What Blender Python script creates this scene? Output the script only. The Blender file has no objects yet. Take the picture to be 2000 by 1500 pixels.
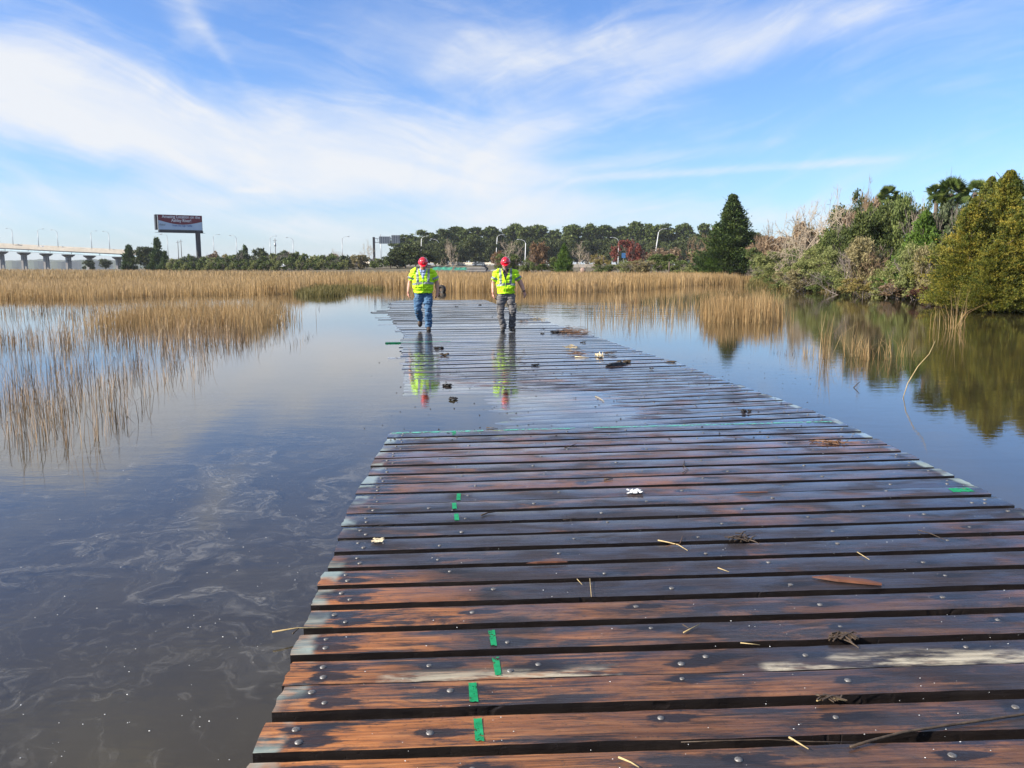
import bpy, bmesh, math, random
import numpy as np
from mathutils import Vector, Matrix, noise as mnoise
random.seed(7)
R = np.random.default_rng(11)
sc = bpy.context.scene
COL = sc.collection
H_CAM = 1.70
F = 1600.0
PITCH = math.radians(8.18)
SP, CP = math.sin(PITCH), math.cos(PITCH)

# ---------------------------------------------------------------- photo geometry
def ray(px, py):
    u = (px - 1000) / F; v = (py - 750) / F
    return (u, CP - v * SP, -(SP + v * CP))
def at(px, py, D):
    d = ray(px, py); t = D / d[1]
    return Vector((d[0] * t, D, H_CAM + d[2] * t))
def gnd(px, py, z=0.0):
    d = ray(px, py); t = (z - H_CAM) / d[2]
    return Vector((d[0] * t, d[1] * t, z))

# ---------------------------------------------------------------- object helpers
def tag(o, label=None, cat=None, group=None, kind=None):
    if label: o['label'] = label
    if cat: o['category'] = cat
    if group: o['group'] = group
    if kind: o['kind'] = kind
    return o
def empty(name, loc, rz=0.0):
    o = bpy.data.objects.new(name, None); COL.objects.link(o)
    o.location = loc; o.rotation_euler = (0, 0, rz); o.empty_display_size = .2
    return o
def link(name, me, mat=None, parent=None, loc=None, rz=0.0):
    o = bpy.data.objects.new(name, me); COL.objects.link(o)
    if mat is not None and not me.materials:
        for m in (mat if isinstance(mat, (list, tuple)) else [mat]): me.materials.append(m)
    if parent is not None: o.parent = parent
    if loc is not None: o.location = loc
    if rz: o.rotation_euler = (0, 0, rz)
    return o
def np_mesh(name, V, Q, tint=None, smooth=False):
    """V (n,3), Q (m,k) faces of equal size"""
    me = bpy.data.meshes.new(name)
    V = np.asarray(V, np.float32); Q = np.asarray(Q, np.int32); m, k = Q.shape
    me.vertices.add(len(V)); me.vertices.foreach_set('co', V.ravel())
    me.loops.add(m * k); me.loops.foreach_set('vertex_index', Q.ravel())
    me.polygons.add(m); me.polygons.foreach_set('loop_start', np.arange(0, m * k, k, dtype=np.int32))
    me.polygons.foreach_set('loop_total', np.full(m, k, np.int32))
    me.polygons.foreach_set('use_smooth', np.full(m, bool(smooth)))
    if tint is not None:
        a = me.attributes.new('tint', 'FLOAT', 'FACE'); a.data.foreach_set('value', np.asarray(tint, np.float32))
    me.update(calc_edges=True)
    return me
def vattr(me, name, vals):
    a = me.attributes.new(name, 'FLOAT', 'POINT'); a.data.foreach_set('value', np.asarray(vals, np.float32))
def quad_mesh(name, P4, tint=None):
    n = len(P4)
    return np_mesh(name, P4.reshape(-1, 3), np.arange(4 * n).reshape(n, 4), tint)
class MB:
    """collects simple solids into one mesh"""
    def __init__(s): s.bm = bmesh.new()
    def box(s, c, d, rot=None, taper=None):
        M = Matrix.Translation(Vector(c)) @ (rot.to_4x4() if rot else Matrix.Identity(4))
        vs = []
        for z in (-.5, .5):
            k = (taper if taper and z > 0 else 1)
            for x, y in ((-.5, -.5), (.5, -.5), (.5, .5), (-.5, .5)):
                vs.append(s.bm.verts.new(M @ Vector((x * d[0] * k, y * d[1] * k, z * d[2]))))
        for f in ((3, 2, 1, 0), (4, 5, 6, 7), (0, 1, 5, 4), (1, 2, 6, 5), (2, 3, 7, 6), (3, 0, 4, 7)):
            s.bm.faces.new([vs[i] for i in f])
        return s
    def tube(s, pts, rad, n=8):
        pts = [Vector(p) for p in pts]
        if not isinstance(rad, (list, tuple)): rad = [rad] * len(pts)
        rings = []; pu = None
        for i, p in enumerate(pts):
            t = (pts[min(i + 1, len(pts) - 1)] - pts[max(i - 1, 0)]).normalized()
            if pu is None: pu = t.orthogonal().normalized()
            pu = (pu - t * pu.dot(t)).normalized(); w = t.cross(pu)
            rings.append([s.bm.verts.new(p + (pu * math.cos(a) + w * math.sin(a)) * rad[i]) for a in [2 * math.pi * k / n for k in range(n)]])
        for a, b in zip(rings, rings[1:]):
            for k in range(n): s.bm.faces.new((a[k], a[(k + 1) % n], b[(k + 1) % n], b[k]))
        s.bm.faces.new(rings[0][::-1]); s.bm.faces.new(rings[-1])
        return s
    def loft(s, rings):
        """rings: list of lists of points, closed with caps"""
        rr = [[s.bm.verts.new(Vector(p)) for p in r] for r in rings]; n = len(rr[0])
        for a, b in zip(rr, rr[1:]):
            for k in range(n): s.bm.faces.new((a[k], a[(k + 1) % n], b[(k + 1) % n], b[k]))
        s.bm.faces.new(rr[0][::-1]); s.bm.faces.new(rr[-1])
        return s
    def ball(s, c, r, sc3=(1, 1, 1), u=14, v=9, rot=None):
        M = Matrix.Translation(Vector(c)) @ (rot.to_4x4() if rot else Matrix.Identity(4)) @ Matrix.Diagonal((r * sc3[0], r * sc3[1], r * sc3[2], 1))
        bmesh.ops.create_uvsphere(s.bm, u_segments=u, v_segments=v, radius=1, matrix=M); return s
    def mesh(s, name, smooth=False):
        me = bpy.data.meshes.new(name); bmesh.ops.recalc_face_normals(s.bm, faces=s.bm.faces[:])
        s.bm.to_mesh(me); s.bm.free()
        if smooth:
            for p in me.polygons: p.use_smooth = True
        return me
    def build(s, name, mat, parent=None, smooth=False, loc=None, rz=0.0):
        return link(name, s.mesh(name, smooth), mat, parent, loc, rz)

# ---------------------------------------------------------------- node helpers
class NT:
    def __init__(s, tree): s.t = tree; tree.nodes.clear()
    def n(s, typ, ins=None, **props):
        nd = s.t.nodes.new(typ)
        for k, v in props.items(): setattr(nd, k, v)
        if ins:
            for k, v in ins.items(): s.set(nd.inputs[k], v)
        return nd
    def set(s, sock, v):
        if isinstance(v, bpy.types.NodeSocket): s.t.links.new(v, sock)
        elif isinstance(v, bpy.types.Node): s.t.links.new(v.outputs[0], sock)
        else:
            if sock.type == 'RGBA' and not hasattr(v, '__len__'): v = (v, v, v, 1)
            elif sock.type == 'RGBA' and len(v) == 3: v = tuple(v) + (1,)
            sock.default_value = v
    def m(s, op, a, b=None, c=None, clamp=False):
        nd = s.t.nodes.new('ShaderNodeMath'); nd.operation = op; nd.use_clamp = clamp
        for i, v in enumerate((a, b, c)):
            if v is not None: s.set(nd.inputs[i], v)
        return nd.outputs[0]
    def smooth(s, v, lo, hi):
        nd = s.n('ShaderNodeMapRange', {0: v, 1: lo, 2: hi, 3: 0.0, 4: 1.0}, interpolation_type='SMOOTHSTEP'); return nd.outputs[0]
    def mix(s, f, a, b, blend='MIX'):
        nd = s.t.nodes.new('ShaderNodeMix'); nd.data_type = 'RGBA'; nd.blend_type = blend
        s.set(nd.inputs[0], f); s.set(nd.inputs[6], a); s.set(nd.inputs[7], b); return nd.outputs[2]
    def ramp(s, f, stops):
        nd = s.n('ShaderNodeValToRGB'); s.set(nd.inputs[0], f); e = nd.color_ramp.elements
        while len(e) < len(stops): e.new(0.5)
        for el, (p, c) in zip(e, stops): el.position = p; el.color = tuple(c) + (1,)
        return nd.outputs[0]
    def noise(s, vec, scale, detail=3, rough=.55, dist=0.0, out=0):
        nd = s.n('ShaderNodeTexNoise', {'Scale': scale, 'Detail': detail, 'Roughness': rough, 'Distortion': dist})
        if vec is not None: s.set(nd.inputs['Vector'], vec)
        return nd.outputs[out]
    def vmul(s, vec, v3):
        nd = s.n('ShaderNodeVectorMath', operation='MULTIPLY'); s.set(nd.inputs[0], vec); s.set(nd.inputs[1], v3); return nd.outputs[0]
    def vadd(s, vec, v3):
        nd = s.n('ShaderNodeVectorMath', operation='ADD'); s.set(nd.inputs[0], vec); s.set(nd.inputs[1], v3); return nd.outputs[0]
    def xyz(s, x, y, z):
        nd = s.n('ShaderNodeCombineXYZ'); s.set(nd.inputs[0], x); s.set(nd.inputs[1], y); s.set(nd.inputs[2], z); return nd.outputs[0]
    def sep(s, v):
        nd = s.n('ShaderNodeSeparateXYZ'); s.set(nd.inputs[0], v); return nd.outputs
    def bump(s, h, strength=.3, dist=.01):
        return s.n('ShaderNodeBump', {'Height': h, 'Strength': strength, 'Distance': dist}).outputs[0]
    def out(s, surf=None, vol=None):
        o = s.n('ShaderNodeOutputMaterial')
        if surf is not None: s.set(o.inputs['Surface'], surf)
        if vol is not None: s.set(o.inputs['Volume'], vol)
def newmat(name):
    m = bpy.data.materials.new(name); m.use_nodes = True
    return m, NT(m.node_tree)
def bsdf(N, **kw):
    return N.n('ShaderNodeBsdfPrincipled', {k.replace('_', ' '): v for k, v in kw.items()}).outputs[0]
def mottled(name, c1, c2, scale=3.0, rough=.7, bump=0.0, c3=None, spec=.3, metallic=0.0, stretch=(1, 1, 1), coat=0.0):
    m, N = newmat(name)
    tc = N.n('ShaderNodeTexCoord').outputs['Object']
    v = N.vmul(tc, stretch)
    nz = N.noise(v, scale, 4, .6)
    st = [(.3, c1), (.7, c2)] if c3 is None else [(.28, c1), (.5, c2), (.72, c3)]
    c = N.ramp(nz, st)
    kw = dict(Base_Color=c, Roughness=rough, Metallic=metallic, Specular_IOR_Level=spec, Coat_Weight=coat)
    if bump: kw['Normal'] = N.bump(N.noise(v, scale * 4, 3), bump, .02)
    N.out(bsdf(N, **kw)); return m
def foliage(name, cols, trans=.25, rough=.6):
    m, N = newmat(name)
    t = N.n('ShaderNodeAttribute', attribute_name='tint').outputs['Fac']
    k = len(cols) - 1
    c = N.ramp(t, [(.08 + .84 * i / k, c) for i, c in enumerate(cols)])
    p = bsdf(N, Base_Color=c, Roughness=rough, Specular_IOR_Level=.25)
    tr = N.n('ShaderNodeBsdfTranslucent', {'Color': c}).outputs[0]
    mx = N.n('ShaderNodeMixShader', {0: trans, 1: p, 2: tr}).outputs[0]
    N.out(mx); return m

# ---------------------------------------------------------------- camera, sun, sky
cam = bpy.data.cameras.new('camera'); camo = bpy.data.objects.new('camera', cam); COL.objects.link(camo)
cam.sensor_width = 36; cam.lens = 36 * F / 2000; cam.clip_start = .1; cam.clip_end = 20000
camo.location = (0, 0, H_CAM); camo.rotation_euler = (math.pi / 2 - PITCH, 0, 0)
sc.camera = camo
AZ, EL = math.radians(-107), math.radians(29)
sdir = Vector((math.cos(EL) * math.sin(AZ), math.cos(EL) * math.cos(AZ), math.sin(EL)))
sun = bpy.data.lights.new('sun', 'SUN'); suno = bpy.data.objects.new('sun', sun); COL.objects.link(suno)
sun.energy = 5.0; sun.angle = math.radians(.5); sun.color = (1, .92, .80)
suno.rotation_euler = sdir.to_track_quat('Z', 'Y').to_euler()
w = bpy.data.worlds.new('World'); sc.world = w; w.use_nodes = True
N = NT(w.node_tree)
sky = N.n('ShaderNodeTexSky', sky_type='NISHITA'); sky.sun_disc = False
sky.sun_elevation = EL; sky.sun_rotation = AZ; sky.air_density = 1.0; sky.dust_density = .6; sky.ozone_density = 2.5; sky.altitude = 0
gen = N.n('ShaderNodeTexCoord').outputs['Generated']
X, Y, Z = N.sep(gen)
az = N.m('ARCTAN2', X, Y)
el = N.m('ARCSINE', Z)
warp = N.noise(gen, 3.2, 3, .5, out=1)
wv = N.sep(warp)
azw = N.m('ADD', az, N.m('MULTIPLY', N.m('SUBTRACT', wv[0], .5), .16))
elw = N.m('ADD', el, N.m('MULTIPLY', N.m('SUBTRACT', wv[1], .5), .075))
def ang(px, py):
    d = ray(px, py); return math.atan2(d[0], d[1]), math.atan2(d[2], math.hypot(d[0], d[1]))
# streaks of cirrus: photo px polyline segment, soft width above, below, end softness, strength
SEG = [(-300, 120, 60, 180, 62, 72, 120, .80), (40, 200, 330, 245, 62, 60, 100, .74), (280, 248, 640, 312, 52, 44, 110, .80),
       (600, 312, 960, 352, 62, 32, 110, .74), (660, 225, 980, 270, 50, 50, 120, .40), (980, 270, 1240, 190, 44, 36, 140, .36),
       (740, 70, 960, 125, 60, 45, 130, .46), (1000, 110, 1400, 80, 40, 40, 160, .34), (1250, 105, 1720, 45, 50, 34, 100, .46),
       (350, -10, 385, 40, 34, 34, 30, .40), (390, 45, 440, 115, 12, 10, 40, .24), (1200, 345, 1640, 318, 9, 8, 100, .46),
       (1060, 333, 1420, 290, 12, 20, 130, .34), (-100, 400, 420, 388, 26, 46, 120, .46), (430, 418, 1000, 405, 24, 50, 160, .40), (1000, 405, 1560, 405, 30, 50, 130, .48),
       (220, 70, 350, 165, 26, 24, 80, .16), (470, 372, 515, 371, 5, 4, 14, .40)]
tot = None
fib = N.noise(N.vmul(N.xyz(N.m('ADD', azw, N.m('MULTIPLY', elw, .6)), N.m('ADD', elw, N.m('MULTIPLY', azw, .22)), 0), (4.5, 24, 1)), 1.0, 6, .62, .6)
for (x0, y0, x1, y1, wu, wd, we, k) in SEG:
    a0, e0 = ang(x0, y0); a1, e1 = ang(x1, y1)
    L = math.hypot(a1 - a0, e1 - e0); dx, dy = (a1 - a0) / L, (e1 - e0) / L
    pa = N.m('SUBTRACT', azw if wu > 12 else az, a0); pe = N.m('SUBTRACT', elw if wu > 12 else el, e0)
    t = N.m('ADD', N.m('MULTIPLY', pa, dx), N.m('MULTIPLY', pe, dy))
    s_ = N.m('SUBTRACT', N.m('MULTIPLY', pe, dx), N.m('MULTIPLY', pa, dy))
    q = None
    for (v, wd_) in ((N.m('MAXIMUM', s_, 0), wu), (N.m('MAXIMUM', N.m('MULTIPLY', s_, -1), 0), wd), (N.m('MAXIMUM', N.m('SUBTRACT', t, L), 0), we), (N.m('MAXIMUM', N.m('MULTIPLY', t, -1), 0), we)):
        z = N.m('POWER', N.m('MULTIPLY', v, F / wd_ * .82), 2.0)
        q = z if q is None else N.m('ADD', q, z)
    g = N.m('MULTIPLY', N.m('EXPONENT', N.m('MULTIPLY', q, -1)), k)
    # join softly: 1-(1-a)(1-b)
    tot = g if tot is None else N.m('SUBTRACT', 1, N.m('MULTIPLY', N.m('SUBTRACT', 1, tot), N.m('SUBTRACT', 1, g)))
hi = N.noise(N.vmul(gen, (3, 2, 9)), 1.6, 5, .6, .6)
hiv = N.m('MULTIPLY', N.m('ADD', .7, N.smooth(hi, .42, .70)), N.m('MULTIPLY', N.smooth(el, .36, .52), .46))  # unseen high cloud veil, added to grey the water reflections and blue ambient
fib2 = N.noise(N.vmul(N.xyz(N.m('SUBTRACT', azw, N.m('MULTIPLY', elw, .9)), N.m('SUBTRACT', elw, N.m('MULTIPLY', azw, .25)), 0), (5, 28, 1)), 1.0, 6, .62, .6)
rsel = N.smooth(az, -.15, .2)
fibm = N.m('ADD', N.m('MULTIPLY', fib, N.m('SUBTRACT', 1, rsel)), N.m('MULTIPLY', fib2, rsel))
billow = N.noise(N.vmul(N.xyz(azw, elw, 0), (9, 17, 1)), 1.0, 7, .62, .6)
tex = N.m('ADD', N.m('MULTIPLY', N.m('SUBTRACT', fibm, .5), 1.5), N.m('MULTIPLY', N.m('SUBTRACT', billow, .5), 1.0))
fac = N.m('MULTIPLY', N.smooth(N.m('ADD', tot, N.m('MULTIPLY', tex, N.m('ADD', .16, N.m('MULTIPLY', tot, .46)))), .08, .95), .90)
fac = N.m('ADD', fac, N.m('MULTIPLY', N.smooth(N.m('ADD', fibm, N.m('MULTIPLY', billow, .5)), .66, 1.0), .20))
fac = N.m('ADD', fac, hiv)
hz = N.m('MULTIPLY', N.m('EXPONENT', N.m('MULTIPLY', N.m('POWER', N.m('DIVIDE', N.m('MAXIMUM', el, 0), .035), 2.0), -1)), .40)
fac = N.m('SUBTRACT', 1, N.m('MULTIPLY', N.m('SUBTRACT', 1, N.m('MINIMUM', fac, .97)), N.m('SUBTRACT', 1, hz)), clamp=True)
SKYTINT = N.mix(1.0, sky.outputs[0], (.64, .82, 1.14, 1), 'MULTIPLY')
skyc = N.mix(fac, SKYTINT, (4.75, 4.9, 5.15, 1))
bg = N.n('ShaderNodeBackground', {'Color': skyc, 'Strength': .095})
o = N.n('ShaderNodeOutputWorld'); w.node_tree.links.new(bg.outputs[0], o.inputs[0])
sc.view_settings.view_transform = 'Standard'; sc.view_settings.look = 'None'; sc.view_settings.exposure = 0.95; sc.view_settings.gamma = 1
sc.cycles.transparent_max_bounces = 24; sc.cycles.max_bounces = 8; sc.cycles.volume_bounces = 0
sc.cycles.caustics_reflective = False; sc.cycles.caustics_refractive = False; sc.cycles.sample_clamp_indirect = 6
sc.cycles.use_denoising = True

# ---------------------------------------------------------------- terrain
SHORE = np.array([(60, 4), (36, 20), (25.5, 27), (21.5, 33), (21.0, 39), (22.0, 45), (22.5, 52), (20.5, 60), (20.0, 68), (24, 80), (27, 95), (22, 112),
                  (6, 126), (-12, 140), (-32, 160), (-62, 190), (-95, 222), (-125, 245), (-150, 275), (-185, 380), (-192, 470), (-150, 700), (-50, 1200),
                  (300, 2500), (3500, 3500), (3500, 4)], float)
def shore_sd(P):
    """signed distance, positive inland"""
    A = SHORE; B = np.roll(SHORE, -1, 0); best = np.full(len(P), 1e9); inside = np.zeros(len(P), bool)
    for a, b in zip(A, B):
        ab = b - a; t = np.clip(((P - a) @ ab) / (ab @ ab), 0, 1)
        d = np.hypot(*(P - (a + t[:, None] * ab)).T); best = np.minimum(best, d)
        c = ((a[1] > P[:, 1]) != (b[1] > P[:, 1])) & (P[:, 0] < (b[0] - a[0]) * (P[:, 1] - a[1]) / (b[1] - a[1] + 1e-12) + a[0])
        inside ^= c
    return np.where(inside, best, -best)
def land_h(P):
    P = np.atleast_2d(np.asarray(P, float)); s = shore_sd(P)
    h = np.where(s > 0, .05 + .45 * (1 - np.exp(-np.maximum(s, 0) / 2.0)) + np.clip(s - 8, 0, 45) * .028, np.maximum(s * .12, -.35))
    h += np.where(s > 0, .05 * np.sin(P[:, 0] * .9) * np.sin(P[:, 1] * .7), 0)
    return h
def tz(x, y): return float(land_h([(x, y)])[0])
# ---------------------------------------------------------------- ground, water
ys = np.concatenate([np.linspace(-12, 120, 150), np.geomspace(122, 7500, 70)])
us = np.linspace(-1.25, 1.25, 170)
GX = np.outer(np.maximum(ys, 0) + 45, us); GY = np.repeat(ys[:, None], len(us), 1)
GP = np.stack([GX.ravel(), GY.ravel()], 1)
GZ = land_h(GP)
ny, nx = GX.shape
idx = np.arange(ny * nx).reshape(ny, nx)
GQ = np.stack([idx[:-1, :-1], idx[:-1, 1:], idx[1:, 1:], idx[1:, :-1]], -1).reshape(-1, 4)
m, N = newmat('earth')
pos = N.n('ShaderNodeNewGeometry').outputs['Position']
c = N.ramp(N.noise(pos, .35, 5, .65), [(.3, (.05, .04, .022)), (.5, (.11, .085, .045)), (.7, (.08, .085, .035))])
N.out(bsdf(N, Base_Color=c, Roughness=.95, Normal=N.bump(N.noise(pos, 2.5, 5), .8, .15)))
tag(link('ground', np_mesh('ground', np.c_[GP, GZ], GQ, smooth=True), m), 'brown earth of the shore and land behind the marsh', 'ground', kind='structure')

m, N = newmat('silty_water')
pos = N.n('ShaderNodeNewGeometry').outputs['Position']
c = N.ramp(N.noise(pos, .5, 4), [(.3, (.038, .031, .018)), (.7, (.060, .048, .028))])
N.out(bsdf(N, Base_Color=c, Roughness=1.0, Specular_IOR_Level=0.0))
def sheet(name, z, mat, lab):
    V = [(-3650, -40, z), (3650, -40, z), (3650, 2880, z), (-3650, 2880, z)]
    return tag(link(name, np_mesh(name, V, [(0, 1, 2, 3)]), mat), lab, 'water', kind='structure')
sheet('muddy_water', -.034, m, 'murky brown silt just under the calm water surface')
m, N = newmat('water_surface')
pos = N.n('ShaderNodeNewGeometry').outputs['Position']
px_, py_, pz_ = N.sep(pos)
n1 = N.noise(N.vmul(pos, (.8, 2.2, 1)), 2.0, 3, .5)
n2 = N.noise(N.vmul(pos, (1, 2.6, 1)), 9.0, 2, .5)
# small waves spreading out behind the walkers on the right
rp = N.xyz(N.m('DIVIDE', N.m('SUBTRACT', px_, 3.6), 4.5), N.m('DIVIDE', N.m('SUBTRACT', py_, 33), 9.0), 0)
rl = N.n('ShaderNodeVectorMath', operation='LENGTH'); N.set(rl.inputs[0], rp)
rmask = N.m('SUBTRACT', 1, N.smooth(rl.outputs['Value'], .3, 1.0))
rip = N.m('MULTIPLY', N.m('SINE', N.m('ADD', N.m('MULTIPLY', py_, 5.0), N.m('MULTIPLY', N.noise(pos, .6, 3), 14.0))), rmask)
hgt = N.m('ADD', N.m('ADD', N.m('MULTIPLY', n1, .0013), N.m('MULTIPLY', n2, .00035)), N.m('MULTIPLY', rip, .0016))
nrm = N.bump(hgt, 1.0, 1.0)
fr = N.n('ShaderNodeFresnel', {'IOR': 1.45, 'Normal': nrm}).outputs[0]
bf = N.n('ShaderNodeNewGeometry').outputs['Backfacing']
fr = N.m('ADD', N.m('MULTIPLY', fr, N.m('SUBTRACT', 1, bf)), N.m('MULTIPLY', bf, .15))
gl = N.n('ShaderNodeBsdfGlossy', {'Color': (1, 1, 1, 1), 'Roughness': .012, 'Normal': nrm}).outputs[0]
tr = N.n('ShaderNodeBsdfTransparent', {'Color': (.93, .92, .86, 1)}).outputs[0]
base = N.n('ShaderNodeMixShader', {0: fr, 1: tr, 2: gl}).outputs[0]
# drifting film of scum on the near water, left of the boards
wpd = N.n('ShaderNodeVectorMath', operation='ADD'); N.set(wpd.inputs[0], N.vmul(pos, (1, .75, 1)))
N.set(wpd.inputs[1], N.vmul(N.vadd(N.noise(pos, .9, 4, .6, out=1), (-.5, -.5, -.5)), (2.4, 2.4, 0)))
q = wpd.outputs[0]
sw = N.noise(q, 1.25, 8, .66, 1.5)
lines = N.m('SUBTRACT', 1, N.smooth(N.m('ABSOLUTE', N.m('SUBTRACT', sw, .5)), .0, .045))
patch = N.smooth(N.noise(q, .8, 6, .64, 1.2), .47, .58)
fine = N.smooth(N.noise(q, 6.0, 5, .7, 1.5), .45, .65)
leftm = N.m('MULTIPLY', N.m('SUBTRACT', 1, N.smooth(N.m('ADD', px_, N.m('MULTIPLY', py_, .08)), -1.0, -.2)), N.m('SUBTRACT', 1, N.smooth(py_, 6.0, 13.0)))
thick = N.m('MULTIPLY', N.m('ADD', N.m('MULTIPLY', N.m('MULTIPLY', lines, fine), .40), N.m('MULTIPLY', patch, N.m('ADD', .30, N.m('MULTIPLY', fine, .55)))), leftm)
film = N.m('ADD', N.m('MULTIPLY', thick, .54), .0, clamp=True)
flm = bsdf(N, Base_Color=N.mix(fine, (.10, .092, .075, 1), (.19, .175, .145, 1)), Roughness=.25, Specular_IOR_Level=.5)
N.out(N.n('ShaderNodeMixShader', {0: film, 1: base, 2: flm}).outputs[0])
sheet('water', 0.0, m, 'calm tidal water mirroring the sky and reeds')
# far shore across the river
def ridge(name, pts, depth, mat, lab):
    V = []; n = len(pts)
    for (x, y, h) in pts: V += [(x, y, -.5), (x, y, h * .8), (x, y + depth * .5, h), (x, y + depth, -.5)]
    Q = []
    for i in range(n - 1):
        for k in range(3): a = i * 4 + k; Q.append((a, a + 4, a + 5, a + 1))
    return tag(link(name, np_mesh(name, V, Q), mat), lab, 'far shore', kind='structure')
pts = []
for i in range(190):
    x = -2600 + i * 12; h = 22 + 9 * mnoise.noise((i * .07, 3.1, 0)) + 5 * mnoise.noise((i * .45, 8.1, 0))
    pts.append((x, 2600 + 40 * mnoise.noise((i * .2, 0, 1)), h))
ridge('far_shore', pts, 160, mottled('far_woods', (.03, .05, .02), (.07, .08, .04), .02, .9), 'long low wooded far shore seen under the bridge')
# haze
m, N = newmat('haze_air')
pv = N.n('ShaderNodeVolumePrincipled', {'Color': (.88, .93, 1, 1), 'Density': .00011, 'Anisotropy': 0.0})
N.out(vol=pv.outputs[0])
hb = MB().box((0, 1420, 20), (7400, 3000, 43)).build('haze', m)
tag(hb, 'thin bluish haze over the river and marsh', 'haze', kind='stuff')

# ---------------------------------------------------------------- timber mats
def wood_mat():
    m, N = newmat('wet_timber')
    geo = N.n('ShaderNodeNewGeometry'); pos = geo.outputs['Position']; gx, gy, gz = N.sep(pos)
    tc = N.n('ShaderNodeTexCoord').outputs['Object']
    rnd = N.n('ShaderNodeObjectInfo').outputs['Random']
    ov = N.vadd(tc, N.xyz(N.m('MULTIPLY', rnd, 37.0), N.m('MULTIPLY', rnd, 11.0), 0))
    lx = N.n('ShaderNodeAttribute', attribute_name='left_dist').outputs['Fac']
    rx = N.n('ShaderNodeAttribute', attribute_name='right_dist').outputs['Fac']
    st = N.n('ShaderNodeAttribute', attribute_name='stain').outputs['Fac']
    grain = N.noise(N.vmul(ov, (1.3, 30, 8)), 1.6, 6, .65, .4)
    fineg = N.noise(N.vmul(ov, (3, 110, 20)), 1.6, 3, .6)
    blot = N.noise(N.vmul(ov, (1.0, 3.4, 1)), 1.6, 9, .72, .5)
    big = N.noise(N.vadd(pos, (3.3, 0, 0)), .75, 4, .6, .8)
    # how dry and freshly orange the boards still are (near left), by place
    dry = N.m('ADD', N.m('SUBTRACT', 1.0, N.smooth(N.m('ADD', gy, N.m('MULTIPLY', gx, 1.25)), 1.5, 4.6)), N.m('MULTIPLY', N.m('SUBTRACT', big, .52), 2.6), clamp=True)
    dry = N.m('MULTIPLY', dry, N.smooth(N.m('ADD', blot, N.m('MULTIPLY', N.m('SUBTRACT', grain, .5), .45)), .40, .54))
    dark = N.ramp(grain, [(.25, (.010, .008, .009)), (.5, (.028, .020, .020)), (.75, (.060, .040, .034))])
    mid = N.ramp(grain, [(.25, (.05, .022, .012)), (.5, (.14, .062, .030)), (.75, (.24, .125, .065))])
    org = N.ramp(grain, [(.26, (.11, .036, .012)), (.5, (.43, .155, .042)), (.74, (.60, .27, .095))])
    midm = N.m('MULTIPLY', N.smooth(N.m('ADD', blot, N.m('MULTIPLY', N.m('SUBTRACT', rnd, .5), .22)), .48, .60), N.m('SUBTRACT', 1, N.m('MULTIPLY', N.smooth(gx, .5, 2.2), .45)))
    far = N.smooth(gy, 5.5, 10.0)
    midm = N.m('MULTIPLY', midm, N.m('SUBTRACT', 1, N.m('MULTIPLY', far, .45)))
    c = N.mix(midm, dark, mid)
    c = N.mix(dry, c, org)
    grey = N.ramp(grain, [(.25, (.035, .033, .032)), (.7, (.13, .125, .12))])
    c = N.mix(N.m('MULTIPLY', N.smooth(gy, 13, 19), N.smooth(blot, .30, .58)), c, grey)
    c = N.mix(N.m('MULTIPLY', N.m('SUBTRACT', fineg, .36), 1.3, clamp=True), c, (.012, .008, .008, 1))
    c = N.mix(N.m('MULTIPLY', N.smooth(N.m('ADD', st, N.m('MULTIPLY', N.m('SUBTRACT', N.noise(N.vmul(ov, (5, 22, 1)), 1.6, 4, .7), .5), 1.3)), .24, .50), .93), c, (.010, .009, .012, 1))
    crack = N.m('SUBTRACT', 1, N.smooth(N.m('ABSOLUTE', N.m('SUBTRACT', N.noise(N.vmul(ov, (.55, 26, 1)), 1.0, 4, .6, .3), .5)), .0, .012))
    crack = N.m('MULTIPLY', crack, N.smooth(N.noise(ov, 2.6, 2), .48, .62))
    grit = N.smooth(N.noise(N.vmul(ov, (1, 1.6, 1)), 34, 4, .75), .56, .74)
    c = N.mix(N.m('MULTIPLY', crack, .85), c, (.008, .006, .006, 1))
    c = N.mix(N.m('MULTIPLY', grit, N.m('MULTIPLY', N.smooth(N.noise(ov, 3.3, 3), .34, .54), .88)), c, (.018, .014, .012, 1))
    # cream worn streak along the joint of the two nearest mats
    wn = N.noise(N.vmul(pos, (2.2, 9, 1)), 1.0, 5, .65)
    band = N.m('MULTIPLY', N.n('ShaderNodeAttribute', attribute_name='worn').outputs['Fac'], N.smooth(wn, .43, .60))
    c = N.mix(band, c, N.ramp(grain, [(.3, (.28, .24, .17)), (.7, (.52, .46, .34))]))
    # pale green-blue treated cut ends
    jit = N.m('MULTIPLY', N.m('SUBTRACT', N.noise(N.vmul(ov, (6, 9, 1)), 1.0, 4), .5), .07)
    nearm = N.m('SUBTRACT', 1, N.smooth(gy, 10.5, 13.5))
    e1 = N.m('SUBTRACT', 1, N.smooth(N.m('ADD', lx, jit), .075, .115))
    e2 = N.m('MULTIPLY', N.m('SUBTRACT', 1, N.smooth(N.m('ADD', rx, jit), .06, .10)), N.smooth(gy, 4.8, 5.6))
    ew = N.smooth(N.noise(pos, 2.6, 3), .44, .62)
    e = N.m('MULTIPLY', N.m('MULTIPLY', N.m('MAXIMUM', e1, e2), nearm), N.m('MULTIPLY', ew, .9))
    c = N.mix(e, c, N.mix(grain, (.17, .225, .20, 1), (.36, .42, .365, 1)))
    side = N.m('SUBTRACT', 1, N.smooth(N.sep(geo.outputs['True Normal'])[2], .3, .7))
    c = N.mix(side, c, N.mix(grain, (.008, .007, .008, 1), (.03, .022, .018, 1)))
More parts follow.
